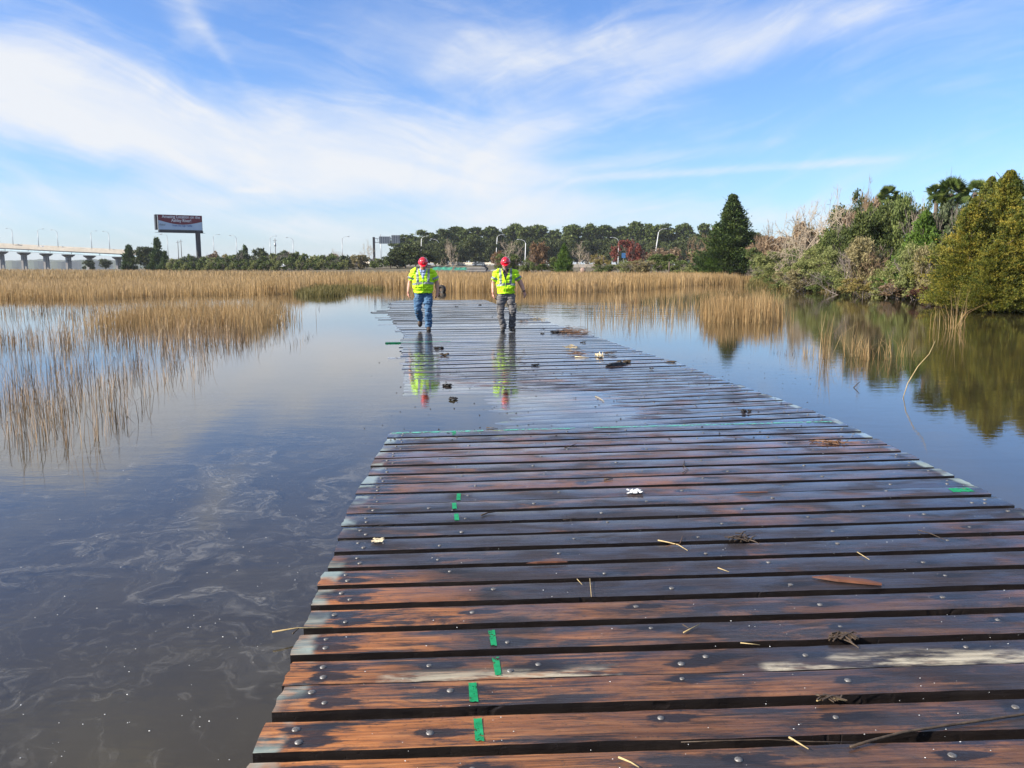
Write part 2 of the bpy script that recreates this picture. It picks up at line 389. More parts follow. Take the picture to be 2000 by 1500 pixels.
    wet = N.smooth(N.noise(N.vmul(pos, (1.0, 2.4, 1)), 1.9, 4, .6, .4), .36, .60)
    wetf = N.m('MAXIMUM', N.m('MULTIPLY', wet, N.m('SUBTRACT', 1, N.m('MULTIPLY', dry, .8))), N.smooth(gy, 11, 15))
    rough = N.m('SUBTRACT', N.m('ADD', .40, N.m('MULTIPLY', grain, .16)), N.m('MULTIPLY', wetf, .17))
    hb_ = N.m('SUBTRACT', N.m('ADD', N.m('MULTIPLY', grain, .7), N.m('MULTIPLY', fineg, .5)), N.m('MULTIPLY', N.m('ADD', crack, N.m('MULTIPLY', grit, .3)), .6))
    nb = N.bump(hb_, .8, .008)
    cn = N.bump(N.m('ADD', N.noise(N.vmul(ov, (1, 4, 1)), 2.2, 3), N.m('MULTIPLY', fineg, .10)), N.m('SUBTRACT', .30, N.m('MULTIPLY', far, .22)), .008)
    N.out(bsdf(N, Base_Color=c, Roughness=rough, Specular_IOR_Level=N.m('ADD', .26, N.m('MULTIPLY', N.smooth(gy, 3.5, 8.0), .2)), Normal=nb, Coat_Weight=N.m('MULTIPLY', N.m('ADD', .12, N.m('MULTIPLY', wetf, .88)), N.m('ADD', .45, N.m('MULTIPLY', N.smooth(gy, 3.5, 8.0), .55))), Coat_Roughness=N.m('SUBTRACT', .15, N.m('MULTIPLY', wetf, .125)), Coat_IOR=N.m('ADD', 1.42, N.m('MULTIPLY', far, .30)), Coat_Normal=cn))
    return m
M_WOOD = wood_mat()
M_BOLT = mottled('bolt_steel', (.07, .062, .055), (.26, .25, .24), 110, .5, metallic=.5)
def worn_paint(name, c1, c2, lo, hi):
    m, N = newmat(name); pos = N.n('ShaderNodeNewGeometry').outputs['Position']
    c = N.ramp(N.noise(pos, 25, 3), [(.3, c1), (.7, c2)])
    k = N.smooth(N.noise(N.vmul(pos, (1, .8, 1)), 20, 5, .72), lo, hi)
    N.out(N.n('ShaderNodeMixShader', {0: k, 1: N.n('ShaderNodeBsdfTransparent').outputs[0], 2: bsdf(N, Base_Color=c, Roughness=.55, Specular_IOR_Level=.2)}).outputs[0]); return m
M_GREEN = worn_paint('green_marking_paint', (.004, .17, .06), (.012, .28, .11), .36, .47)
M_PALEGREEN = worn_paint('worn_green_paint', (.05, .25, .19), (.12, .42, .33), .38, .58)

SEAM = [  # left x,y,z   right x,y,z
    (-.80, 1.60, .046, 3.50, 1.75, .050), (-.930, 3.060, .044, 3.55, 3.33, .048), (-1.16, 5.70, .004, 3.53, 6.07, .044),
    (-1.25, 8.19, .022, 3.55, 8.70, .046), (-1.46, 10.85, -.058, 3.20, 11.46, .048), (-1.76, 13.25, .004, 2.92, 14.05, .034),
    (-2.12, 15.65, .014, 2.55, 16.45, .026), (-2.50, 18.20, .020, 2.14, 19.10, .016), (-2.72, 20.70, .016, 1.74, 21.4, .012),
    (-3.30, 23.40, .014, 1.32, 24.1, .010), (-3.78, 26.0, .014, .88, 26.9, .008), (-4.35, 28.8, .016, .46, 29.7, .010),
    (-4.80, 31.5, .016, .05, 32.5, .012), (-5.20, 34.3, .022, -.42, 35.3, .018), (-5.60, 37.1, .03, -.86, 38.0, .026), (-5.75, 40.0, .05, -1.35, 41.0, .05)]
# per mat near-edge z override where the mats step down at a joint (left, right)
NEARZ = {3: (-.064, .046), 4: (-.014, .034), 2: (.003, .042)}
ORD = ['nearest', 'second', 'third', 'fourth', 'fifth', 'sixth', 'seventh', 'eighth', 'ninth', 'tenth', 'eleventh', 'twelfth', 'thirteenth', 'fourteenth', 'fifteenth', 'sixteenth', 'seventeenth', 'eighteenth', 'nineteenth', 'twentieth']
MATLAB = ['nearest timber mat in the foreground with orange boards and green dashes', 'second timber mat from the front, dipping under the water at its far left corner',
          'third timber mat from the front, ending at the long green painted line', 'fourth timber mat, mostly under water on its left beyond the green painted line',
          'fifth timber mat from the front, carrying the worker reflections', 'sixth timber mat from the front, with loose plank ends at its left edge',
          'seventh timber mat, just before the green painted plank end', 'eighth timber mat, the one the two workers step onto with a green painted end',
          'ninth timber mat, right under the two workers boots', 'tenth timber mat, first one behind the two workers'] + \
         ['%s timber mat counted from the foreground, wet grey boards behind the workers' % ORD[i] for i in range(10, 14)] + ['last and farthest timber mat at the far end of the walkway']
bolt_proto = None
def bolt_mesh():
    b = bmesh.new(); n = 10; rings = []
    for (r, z) in ((.0138, 0), (.013, .0025), (.009, .0045), (.004, .0055)):
        rings.append([b.verts.new((r * math.cos(2 * math.pi * k / n), r * math.sin(2 * math.pi * k / n), z)) for k in range(n)])
    for a_, c_ in zip(rings, rings[1:]):
        for k in range(n): b.faces.new((a_[k], a_[(k + 1) % n], c_[(k + 1) % n], c_[k]))
    b.faces.new(rings[-1]); me = bpy.data.meshes.new('bolt'); b.to_mesh(me); b.free()
    for p in me.polygons: p.use_smooth = True
    me.materials.append(M_BOLT); return me
BOLT = bolt_mesh()
PLANKS = {}
RANGLE = []
def make_plank(mat_empty, lf, lb, rf, rb, near, key, worn=False, seed=0):
    """lf.. = left-front, left-back, right-front, right-back top corners (world)"""
    rg = np.random.default_rng(1000 + seed)
    c = (lf + lb + rf + rb) / 4
    dirx = ((rf + rb) - (lf + lb)); L = dirx.length / 2
    rz = math.atan2(dirx.y, dirx.x)
    nu = 110 if near else (44 if c.y < 16 else 16); nv = 8 if near else 3
    # bolt layout
    bolts = []
    if c.y < 16.5:
        bolts += [(.13 + rg.uniform(-.01, .02), .70), (.16 + rg.uniform(-.02, .03), .27)]
        x = .55 + rg.uniform(0, .4)
        step = (.42, .85) if worn else (.6, 1.0)
        while x < L - .25:
            bolts.append((x, rg.uniform(.22, .8))); x += rg.uniform(*step)
            if worn and rg.random() < .5: bolts.append((x - .12, rg.uniform(.2, .4)))
        bolts += [(L - .13, .68)]
        if rg.random() < .6: bolts += [(L - .18, .3)]
        bolts = bolts[:10] if not worn else bolts[:12]
    uu = np.linspace(0, 1, nu + 1); vv = np.linspace(0, 1, nv + 1)
    P = lambda u, v: lf * ((1 - u) * (1 - v)) + rf * (u * (1 - v)) + rb * (u * v) + lb * ((1 - u) * v)
    W = (lb - lf).length
    cr, sr = math.cos(-rz), math.sin(-rz)
    V = []; LX = []; RX = []; ST = []; WN = []
    rows = []
    s0 = seed * 3.7
    def add(u, v, dz, ins=0.0):
        # ragged long edges and slight cup
        wob = .006 * mnoise.noise((u * L * 2.2, s0, v * 3)) + .0035 * mnoise.noise((u * L * 11, s0 + 9, v * 3))
        endw = .010 * mnoise.noise((v * 4, s0 + 4, u * 3))
        p = P(u, v)
        x, y, z = p.x - c.x, p.y - c.y, p.z - c.z
        X_, Y_ = x * cr - y * sr, x * sr + y * cr
        if v in (0.0, 1.0): Y_ += wob
        if u in (0.0, 1.0): X_ += endw
        z += dz + .0025 * mnoise.noise((u * L * 1.3, s0 + 2, v)) - .003 * (2 * v - 1) ** 2
        V.append((X_, Y_, z)); LX.append(u * L); RX.append((1 - u) * L)
        s = 0.0
        for (bx, bv) in bolts:
            dx = u * L - bx; dy = (v - bv) * W
            s += math.exp(-((max(dx, 0) / (.13 + .05 * bv)) ** 2 + (max(-dx, 0) / .06) ** 2 + (dy / .032) ** 2))
        ST.append(min(1, s * 1.0 if near else 0))
        wn = 0.0
        if worn:
            xw = p.x
            wn = max(0, 1 - v / .42) * (1.0 if (-.55 < xw < .45 or 1.05 < xw < 2.5) else 0)
            if 1.35 < xw < 2.3: wn = max(wn, max(0, 1 - v / .8))
        WN.append(min(1, wn * 1.6))
        return len(V) - 1
    T = .11
    top = [[add(u, v, 0) for v in vv] for u in uu]
    Q = []
    for i in range(nu):
        for j in range(nv): Q.append((top[i][j], top[i + 1][j], top[i + 1][j + 1], top[i][j + 1]))
    # front/back sides and ends, with own lower rows
    fr = [add(u, 0.0, -T) for u in uu]; bk = [add(u, 1.0, -T) for u in uu]
    for i in range(nu):
        Q.append((fr[i], fr[i + 1], top[i + 1][0], top[i][0])); Q.append((top[i][nv], top[i + 1][nv], bk[i + 1], bk[i]))
        Q.append((bk[i], bk[i + 1], fr[i + 1], fr[i]))
    for (i, fl) in ((0, False), (nu, True)):
        prev_b = fr[i]; low = [fr[i]] + [add(uu[i], vv[j], -T) for j in range(1, nv)] + [bk[i]]
        for j in range(nv):
            q = (top[i][j], top[i][j + 1], low[j + 1], low[j])
            Q.append(q if not fl else q[::-1])
    me = np_mesh('plank', V, Q)
    vattr(me, 'left_dist', LX); vattr(me, 'right_dist', RX); vattr(me, 'stain', ST); vattr(me, 'worn', WN)
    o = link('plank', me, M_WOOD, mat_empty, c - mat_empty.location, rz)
    if c.y < 16.5:
        for (bx, bv) in bolts:
            p = P(bx / L, bv) - c
            b = link('bolt', BOLT, None, o, (p.x * cr - p.y * sr, p.x * sr + p.y * cr, p.z - .001), rg.uniform(0, 3))
            k = rg.uniform(.8, 1.15); b.scale = (k, k, k)
    PLANKS[key] = (o, lf, lb, rf, rb, c, rz)
    return o
def V3(a): return Vector(a)
for mi in range(len(SEAM) - 1):
    a, b = SEAM[mi], SEAM[mi + 1]
    l0, r0, l1, r1 = V3(a[:3]), V3(a[3:]), V3(b[:3]), V3(b[3:])
    if mi in NEARZ: l0.z, r0.z = NEARZ[mi]
    n = max(4, round((l1 - l0).length / .263))
    e = empty('timber_mat', ((l0 + r0 + l1 + r1) / 4)); e.location.z = 0
    tag(e, MATLAB[mi], 'timber mat', 'timber mats laid end to end across the marsh')
    r_ = (.27, .22, .18)[mi] if mi < 3 else .15; w_ = 1 / (n + (n - 1) * r_); rg = np.random.default_rng(50 + mi)
    # near mats are square at the sides, small sideways offsets from mat to mat
    for k in range(n):
        t0 = k * w_ * (1 + r_) + .004; t1 = t0 + w_ - .006
        jl = rg.uniform(-.012, .012) if mi < 5 else rg.uniform(-.06, .05); jr = rg.uniform(-.015, .015) if mi < 5 else rg.uniform(-.05, .05)
        dz = rg.uniform(-.003, .003) if mi < 5 else rg.uniform(-.008, .006) if mi < 8 else rg.uniform(-.012, .012)
        if mi == 5 and k == n - 2: jl = -.26
        if mi == 7 and k == 0: jl = -.32
        if mi == 8 and k in (3, 4): jl -= .22
        if mi == 9 and k in (2,): jl -= .45; 
        if mi == 10 and k in (1, 5): jl -= .5
        if mi == 11 and k in (4, 5, 6): jl -= .55
        if mi == 12 and k in (0,): jl -= .4
        if mi in (12, 13, 14): jl += .02 * k
        lf = l0.lerp(l1, t0); lb = l0.lerp(l1, t1); rf = r0.lerp(r1, t0); rb = r0.lerp(r1, t1)
        d = (rf - lf).normalized()
        lf = lf + d * jl; lb = lb + d * (jl + .008); rf = rf + d * jr; rb = rb + d * jr
        for p in (lf, lb, rf, rb): p.z += dz
        make_plank(e, lf, lb, rf, rb, mi < 3, (mi, k), worn=(mi == 1 and k == 0), seed=mi * 20 + k)
def paint_on(key, rects, mat, name='paint_mark', front=False):
    """painted marks lying on one plank: rect = u0,u1 (m from left end), v0,v1 (0 near edge .. 1 far edge)"""
    o, lf, lb, rf, rb, c, rz = PLANKS[key]; L = ((rf + rb) - (lf + lb)).length / 2
    P = lambda u, v: lf * ((1 - u) * (1 - v)) + rf * (u * (1 - v)) + rb * (u * v) + lb * ((1 - u) * v)
    cr, sr = math.cos(-rz), math.sin(-rz); V = []; Q = []
    def loc(p, dz): p = p - c; V.append((p.x * cr - p.y * sr, p.x * sr + p.y * cr, p.z + dz)); return len(V) - 1
    for (u0, u1, v0, v1, sk) in rects:
        n = max(5, int((u1 - u0) / .02)); g = []
        for i in range(n + 1):
            t = i / n; row = []
            for (v, s) in ((v0, -1), (v1, 1)):
                jv = .05 * mnoise.noise((t * 5 + u0 * 7, v * 3, 1)) * (1 if 0 < v < 1 else 0)
                ju = (.012 * mnoise.noise((v * 9, u0 * 5 + i, 2)) if i in (0, n) else 0)
                row.append(loc(P((u0 + (u1 - u0) * t + ju + sk * v) / L, min(max(v + jv, 0.0), 1.0)), .0022))
            g.append(row)
        for i in range(n): Q.append((g[i][0], g[i + 1][0], g[i + 1][1], g[i][1]))
        if front:
            h = [(loc(P((u0 + (u1 - u0) * i / n) / L, 0) + Vector((0, -.008, 0)), .002), loc(P((u0 + (u1 - u0) * i / n) / L, 0) + Vector((0, -.008, 0)), -.09)) for i in range(n + 1)]
            for i in range(n): Q.append((h[i][1], h[i + 1][1], h[i + 1][0], h[i][0]))
    link(name, np_mesh(name, V, Q), mat, o)
def ppos(key, px, py):
    """distance from plank's left end of a photo pixel, and v"""
    o, lf, lb, rf, rb, c, rz = PLANKS[key]; g = gnd(px, py, c.z)
    d = (rf - lf); L = d.length; d = d / L; fv = (lb - lf)
    u = (g - lf).dot(d); base = lf + d * u; v = (g - base).dot(fv) / fv.dot(fv)
    return u, v
def find_plank(px, py):
    best = None
    for k in PLANKS:
        if k[0] > 9: continue
        u, v = ppos(k, px, py); s = abs(v - .5)
        if best is None or s < best[0]: best = (s, k, u, v)
    return best[1], best[2]
for (px, py, wd) in ((928, 1357, .030), (938, 1408, .030), (964, 1256, .028), (970, 1284, .028), (895, 957, .028), (889, 990, .028), (893, 1000, .028), (887, 848, .03)):
    k, u = find_plank(px, py); paint_on(k, [(u - wd / 2, u + wd / 2, .12, .88, -.012)], M_GREEN)
kl = max(k[1] for k in PLANKS if k[0] == 2)
paint_on((2, kl), [(.02, .95, .70, 1.0, 0), (1.15, 1.9, .78, 1.0, 0), (2.1, 4.70, .78, 1.0, 0)], M_PALEGREEN)
paint_on((7, 0), [(.0, 1.45, 0.0, .22, 0)], M_GREEN, front=True)
k, u = find_plank(1938, 968); o_, lf_, lb_, rf_, rb_, c_, rz_ = PLANKS[k]; u = min(u, (rf_ - lf_).length - .16); paint_on(k, [(u - .1, u + .06, .3, .8, .02)], M_GREEN)
# ---------------------------------------------------------------- reeds and marsh grass
M_GRASS = foliage('golden_marsh_grass', [(.24, .145, .055), (.39, .25, .10), (.51, .35, .165), (.44, .31, .18)], .3)
M_GRASSR = foliage('russet_reeds', [(.13, .11, .045), (.31, .20, .085), (.42, .265, .115), (.50, .36, .18)], .3)
M_STALK = foliage('dead_stalks', [(.05, .034, .022), (.15, .09, .045), (.32, .20, .10), (.48, .35, .22)], .15)
M_OLIVEGR = foliage('olive_grass', [(.08, .08, .025), (.16, .14, .045), (.30, .22, .08)], .3)
def blades(name, X, Yv, h, wd, lean, tint, mat, z0=None, bent=0.0):
    n = len(X); z0 = np.full(n, -.05) if z0 is None else z0
    az_ = R.uniform(0, 2 * np.pi, n); la = np.abs(R.normal(0, lean, n))
    lx, ly = la * np.cos(az_), la * np.sin(az_)
    yaw = R.normal(0, .7, n); ux, uy = np.cos(yaw), np.sin(yaw)
    V = np.zeros((n, 6, 3), np.float32)
    tm = np.full(n, .55)
    if bent > 0:
        bm_ = R.random(n) < bent
    for i, t in enumerate((0.0, .55, 1.0)):
        ox, oy, oz = lx * t * t * h, ly * t * t * h, h * t * (1 - .3 * la * t)
        if bent > 0 and t == 1.0:
            k = R.uniform(.3, .9, n)
            ox = np.where(bm_, ox + np.cos(az_) * k * h * .45, ox); oy = np.where(bm_, oy + np.sin(az_) * k * h * .2, oy)
            oz = np.where(bm_, h * (.55 + R.uniform(-.35, .15, n)), oz)
        ww = wd * (1, .75, .22)[i] / 2
        V[:, 2 * i, 0] = X + ox - ux * ww; V[:, 2 * i, 1] = Yv + oy - uy * ww; V[:, 2 * i, 2] = z0 + oz
        V[:, 2 * i + 1, 0] = X + ox + ux * ww; V[:, 2 * i + 1, 1] = Yv + oy + uy * ww; V[:, 2 * i + 1, 2] = z0 + oz
    b = np.arange(n)[:, None] * 6
    Q = np.concatenate([b + np.array([0, 1, 3, 2]), b + np.array([2, 3, 5, 4])], 0)
    return link(name, np_mesh(name, V.reshape(-1, 3), Q, np.concatenate([tint, tint])), mat)
def fbm(x, y, s, seed=0.0):
    return np.array([mnoise.fractal((a * s, b * s, seed), 1.0, 2.0, 3) for a, b in zip(x, y)])
FRONT = [(gnd(px, py).x, gnd(px, py).y) for px, py in ((-500, 590), (0, 585), (150, 586), (300, 580), (450, 577), (590, 574), (606, 566), (680, 564), (790, 565), (860, 569), (1000, 571), (1150, 570), (1270, 565), (1360, 557), (1430, 553), (1500, 552))]
def in_poly(P, A):
    A = np.asarray(A, float); B = np.roll(A, -1, 0); ins = np.zeros(len(P), bool)
    for a, b in zip(A, B):
        ins ^= ((a[1] > P[:, 1]) != (b[1] > P[:, 1])) & (P[:, 0] < (b[0] - a[0]) * (P[:, 1] - a[1]) / (b[1] - a[1] + 1e-12) + a[0])
    return ins
MARSH = FRONT + [(22, 75), (26, 100), (20, 118), (0, 134), (-30, 166), (-64, 198), (-105, 236), (-135, 262), (-155, 300), (-260, 300), (-260, 60)]
n = 260000
D = 1 / R.uniform(1 / 300, 1 / 42.5, n); D = np.where(R.random(n) < .35, R.uniform(42.5, 110, n), D)
Xf = D * R.uniform(-.80, .40, n); P = np.stack([Xf, D], 1)
ok = in_poly(P, MARSH); Xf, D, P = Xf[ok], D[ok], P[ok]; cl = fbm(Xf, D, .12, 3.3)
ok = in_poly(P, MARSH)
for (cx, cy, rx, ry) in ((-52, 93, 12, 7), (-40.5, 80, 4.0, 3), (-75, 120, 16, 7), (-84, 165, 22, 9), (-44, 70, 6, 1.6)):
    ok &= ~((((Xf - cx) / rx) ** 2 + ((D - cy) / ry) ** 2 + .35 * cl) < 1) | (R.random(len(D)) < .02)
ok &= (shore_sd(P) < 1.5)
edge = np.minimum(1, .55 + .9 * R.random(n))
Xf, D, cl = Xf[ok], D[ok], cl[ok]; k = len(D)
hb = np.where((Xf < -16) & (D < 115), .50, .88)
h = (hb + .16 * cl + .14 * R.normal(0, 1, k)).clip(.35, 1.35)
tint = (.50 + .30 * cl + .20 * R.normal(0, 1, k)).clip(0, 1)
o = blades('marsh_grass', Xf, D, h, np.maximum(.012, D * .00046), .10, tint, M_GRASS)
tag(o, 'wide golden marsh grass field reaching back to the tree line', 'marsh grass', kind='stuff')
# darker, greener fringe of short grass at the left end of the field edge
def patch(name, blobs, dens, hm, wd, lean, mat, tint0, lab, bent=0.0, fall=1.0, tsd=.2):
    XX, YY = [], []
    for (px, py, rpx, rd, q) in blobs:
        g = gnd(px, py); m_ = int(dens * q)
        rx = rpx / F * g.y
        a = R.normal(0, .5, m_) * rx; b_ = R.normal(0, .5, m_) * rd
        XX.append(g.x + a); YY.append(g.y + b_)
    x, y = np.concatenate(XX), np.concatenate(YY); k = len(x)
    c = fbm(x, y, .9, 7.7)
    h = (hm * (1 + .35 * c + .22 * R.normal(0, 1, k))).clip(.08, hm * 1.9)
    o = blades(name, x, y, h, np.maximum(wd, y * .00042), lean, (tint0 + tsd * R.normal(0, 1, k) + .25 * c).clip(0, 1), mat, bent=bent)
    return tag(o, lab, 'reeds', kind='stuff')
patch('reed_fringe', [(628, 578, 36, 1.3, 1), (600, 574, 20, 1.2, .5), (655, 577, 16, .6, .25), (700, 566, 50, 1.5, .5), (640, 566, 40, 1.5, .5)], 1500, .42, .012, .25, M_OLIVEGR, .5, 'small dark olive grass clump at the tip of the left marsh edge')
bl = [(px, 632 + 2 * math.sin(px), 46, 1.8, 1.3) for px in range(210, 540, 26)] + [(px, 618, 40, 1.9, 1.25) for px in range(290, 520, 25)] + [(525, 612, 26, 1.3, .6), (490, 634, 30, .9, .6), (545, 604, 16, 1.0, .25)]
patch('reed_island', bl, 200, .56, .010, .22, M_GRASSR, .62, 'dense golden reed island left of the walkway', bent=.15)
bl = [(px, 612 + 6 * math.sin(px * .7), 30, 3.0, .9 + .5 * math.sin(px * .13)) for px in range(-30, 330, 16)]
patch('thin_reeds', bl, 30, .42, .006, .2, M_STALK, .52, 'thin pale reeds in the white reflecting water behind the island', bent=.2)
bl = []
rr = np.random.default_rng(5)
for i in range(190):
    t = rr.random() ** .8
    px = rr.uniform(-40, 470 - 250 * t); py = 655 + 215 * t * rr.uniform(.6, 1.02)
    bl.append((px, py, 9 + 10 * rr.random(), .15 + .25 * (1 - t), rr.uniform(.25, 1.0) * (1.15 - .55 * t)))
bl += [(60, 872, 40, .12, 1.5), (85, 855, 26, .12, 1.6), (20, 850, 24, .15, 1.4), (130, 868, 8, .05, .8), (40, 800, 30, .2, 1.5), (165, 858, 6, .04, .35), (95, 830, 30, .15, 1.3), (10, 780, 24, .2, 1.2), (210, 790, 24, .15, 1.1), (285, 770, 16, .15, .8), (320, 745, 26, .2, 1.1), (372, 738, 22, .2, 1.0), (400, 720, 20, .2, .9)]
patch('sparse_reeds', bl, 12.5, .40, .0058, .23, M_STALK, .58, 'sparse dark dead reed stalks standing in the near left water', bent=.36, tsd=.27)
bl = [(px, 655 + 18 * math.sin(px * .9), 12, .8, .5) for px in range(300, 500, 9)] + [(px, 668, 16, .8, .8) for px in range(-20, 480, 11)]
patch('mixed_reeds', bl, 20, .46, .006, .2, M_STALK, .62, 'mixed brown reeds along the near side of the golden island', bent=.2)
bl = [(px, 668 + 9 * math.sin(px), 9, .5, .8) for px in range(440, 620, 14)] + [(560, 640, 40, .6, .6), (610, 605, 18, .8, .5), (590, 590, 10, .5, .4)]
patch('thin_stalks', bl, 7, .26, .0045, .25, M_STALK, .12, 'few thin dark stalks in the open water beside the island', bent=.2)
bl = [(px, 618 + 5 * math.sin(px * .5), 22, 1.8, .55) for px in range(1160, 1400, 15)] + [(px, 600, 24, 2.2, .5) for px in range(1190, 1420, 18)]
patch('right_reeds', bl, 34, .66, .008, .16, M_GRASSR, .62, 'loose standing reeds in the water right of the walkway', bent=.1)
bl = [(px, 624 + 3 * math.sin(px), 20, 1.2, 1.15) for px in range(1385, 1515, 9)] + [(px, 614, 20, 1.2, 1.0) for px in range(1385, 1505, 10)] + [(1520, 622, 14, .8, .3)]
patch('russet_reed_clump', bl, 95, .70, .008, .13, M_GRASSR, .55, 'dense russet reed clump between walkway and right bank', bent=.06)
bl = [(px, 556 + 2 * math.sin(px), 18, 3, .6) for px in range(1370, 1540, 12)]
patch('yellow_shore_grass', bl, 260, .75, .01, .14, M_GRASSR, .45, 'yellow grass strip below the sage bushes of the right shore', bent=.05)
# single countable clumps on the right
def clump(px, py, hpx, npl, spread, lab, mat=M_GRASSR, tint0=.7, leanx=0.0):
    g = gnd(px, py); sc_ = g.y / F; k = npl
    x = g.x + R.normal(0, spread * sc_, k); y = g.y + R.normal(0, .07, k)
    o = blades('reed_clump', x - g.x, y - g.y, (hpx * sc_ * R.uniform(.45, 1.05, k)), np.maximum(.006, g.y * .0005) * np.ones(k), .28, (tint0 + .2 * R.normal(0, 1, k)).clip(0, 1), mat, bent=.12)
    o.location = (g.x, g.y, 0)
    return tag(o, lab, 'reed clump', 'small reed clumps in the water by the right bank')
clump(1611, 697, 100, 36, 6, 'leftmost tall thin reed clump in the right water')
clump(1668, 694, 72, 34, 11, 'reed clump left of the thick pale tuft in the right water')
clump(1692, 700, 62, 60, 7, 'thickest pale reed tuft in the tree reflection')
clump(1730, 700, 60, 26, 7, 'short reed clump right of the thick pale tuft')
clump(1762, 694, 55, 16, 12, 'thin crooked reed clump nearest the long bent stalk')
clump(1836, 642, 62, 20, 10, 'tall sparse yellow reeds before the reddish bank bush')
clump(1872, 640, 84, 30, 8, 'tall leaning yellow reeds in front of the golden cedar')
clump(1515, 690, 14, 8, 6, 'tiny dark twig tuft in the blue water', M_STALK, .2)
clump(1543, 692, 22, 10, 5, 'small thin twig tuft beside the cedar reflection', M_STALK, .3)
clump(1576, 694, 40, 18, 9, 'low faint reed tuft just left of the tall thin clump', M_GRASSR, .8)
def wire(name, pts, rad, mat, lab, cat, group=None, n=6):
    o = MB(); c = Vector(pts[0]); o.tube([Vector(p) - c for p in pts], rad, n)
    return tag(o.build(name, mat, None, True, c), lab, cat, group)
M_STRAW = mottled('straw', (.30, .21, .09), (.52, .40, .20), 30, .6)
M_TWIG = mottled('dark_twig', (.03, .02, .014), (.10, .07, .045), 30, .5)
M_BROWNST = mottled('brown_stick', (.09, .045, .02), (.22, .11, .05), 18, .5, stretch=(6, 1, 1))
g = gnd(1763, 776, 0); s_ = g.y / F
wire('bent_stalk', [g + Vector((0, 0, -.04)), g + Vector((8 * s_, 0, 28 * s_)), g + Vector((26 * s_, 0, 62 * s_)), g + Vector((48 * s_, .02, 86 * s_)), g + Vector((58 * s_, .02, 112 * s_))], [.0055, .0055, .005, .004, .002], M_STRAW, 'long pale stalk leaning from the water near the tree reflection', 'stalk')
g = gnd(1667, 757); s_ = g.y / F
wire('bent_twig', [g, g + Vector((12 * s_, 0, 12 * s_))], [.008, .004], M_TWIG, 'short dark twig poking from the blue water at right', 'twig')

# ---------------------------------------------------------------- trees
def rand_axes(rg, n):
    u = rg.normal(0, 1, (n, 3)); u /= np.linalg.norm(u, axis=1)[:, None]
    v = rg.normal(0, 1, (n, 3)); v -= (v * u).sum(1)[:, None] * u; v /= np.linalg.norm(v, axis=1)[:, None]
    return u, v
def leaves(c, u, v, s, asp=.6):
    s = np.asarray(s)[:, None]; a = u * s * .5; b = v * s * .5 * asp
    return np.stack([c - a - b * .3, c - b, c + a, c + b], 1)   # a kite, like a leaf spray
def crown_lobes(rg, lobes, n, leaf, clus=26, sig=.16, shell=.16, top=.35):
    C = []; T = []
    area = np.array([(l[3] * l[4] + l[3] * l[5] + l[4] * l[5]) for l in lobes]); area = area / area.sum()
    for l, a in zip(lobes, area):
        m = max(4, int(clus * a * len(lobes))); k = max(20, int(n * a))
        d = rg.normal(0, 1, (m, 3)); d[:, 2] += top; d /= np.linalg.norm(d, axis=1)[:, None]
        r = 1 - np.abs(rg.normal(0, shell, m)); cc = d * r[:, None] * rg.uniform(.82, 1.12, m)[:, None]
        ct = rg.random(m); w = rg.integers(0, m, k)
        p = cc[w] + rg.normal(0, sig, (k, 3)) * np.array([1, 1, .75])
        C.append(p * np.array(l[3:6]) + np.array(l[0:3])); T.append(ct[w] * .55 + rg.random(k) * .45)
    C = np.concatenate(C); T = np.concatenate(T); u, v = rand_axes(rg, len(C))
    return leaves(C, u, v, leaf * rg.uniform(.6, 1.35, len(C)), .7), T
def crown_cedar(rg, W, H, sprays, per, leaf, power=.85, base=.02, up=.5, rag=.35):
    nb = max(24, sprays // 22); bt = rg.random(nb) ** 1.25; ba = rg.uniform(0, 2 * np.pi, nb); bl = rg.uniform(.66, 1.20, nb); core = rg.random(sprays) < .30
    wb = rg.integers(0, nb, sprays); along = rg.random(sprays) ** .6
    t = (bt[wb] + rg.normal(0, .014, sprays) + .05 * along).clip(0, .995); a = ba[wb] + rg.normal(0, .20, sprays) * (1.2 - .5 * along)
    sect = 1 + rag * (np.sin(a * 3 + t * 9 + rg.uniform(0, 6)) * .5 + np.sin(a * 7 - t * 17) * .35 + np.sin(t * 31) * .25)
    Rm = W * (1 - t) ** power * (.62 + .38 * np.minimum(1, t / .12)) * sect
    r = Rm * bl[wb] * (.18 + .82 * along) + .012 * W; a = np.where(core, rg.uniform(0, 2 * np.pi, sprays), a); r = np.where(core, Rm * rg.uniform(.1, .88, sprays), r)
    z = H * (base + (1 - base) * t)
    o = np.stack([np.cos(a) * r, np.sin(a) * r, z], 1)
    d = np.stack([np.cos(a), np.sin(a), up + .9 * t + rg.normal(0, .25, sprays)], 1); d /= np.linalg.norm(d, axis=1)[:, None]
    L = W * .26 * rg.uniform(.5, 1.3, sprays) * (.05 + .97 * (1 - t) ** .9); L = np.where(rg.random(sprays) < .10, L * 1.9, L)
    s = rg.random((sprays, per)); C = o[:, None, :] + d[:, None, :] * (s * L[:, None])[:, :, None] + rg.normal(0, leaf * .55, (sprays, per, 3))
    tint = np.repeat((rg.random(nb)[wb] * .72 + rg.random(sprays) * .28)[:, None], per, 1) * .78 + rg.random((sprays, per)) * .24
    C = C.reshape(-1, 3); u, v = rand_axes(rg, len(C)); u = u * .55 + np.repeat(d, per, 0); u /= np.linalg.norm(u, axis=1)[:, None]
    v -= (v * u).sum(1)[:, None] * u; v /= np.linalg.norm(v, axis=1)[:, None]
    return leaves(C, u, v, leaf * rg.uniform(.7, 1.5, len(C)), .5), tint.ravel()
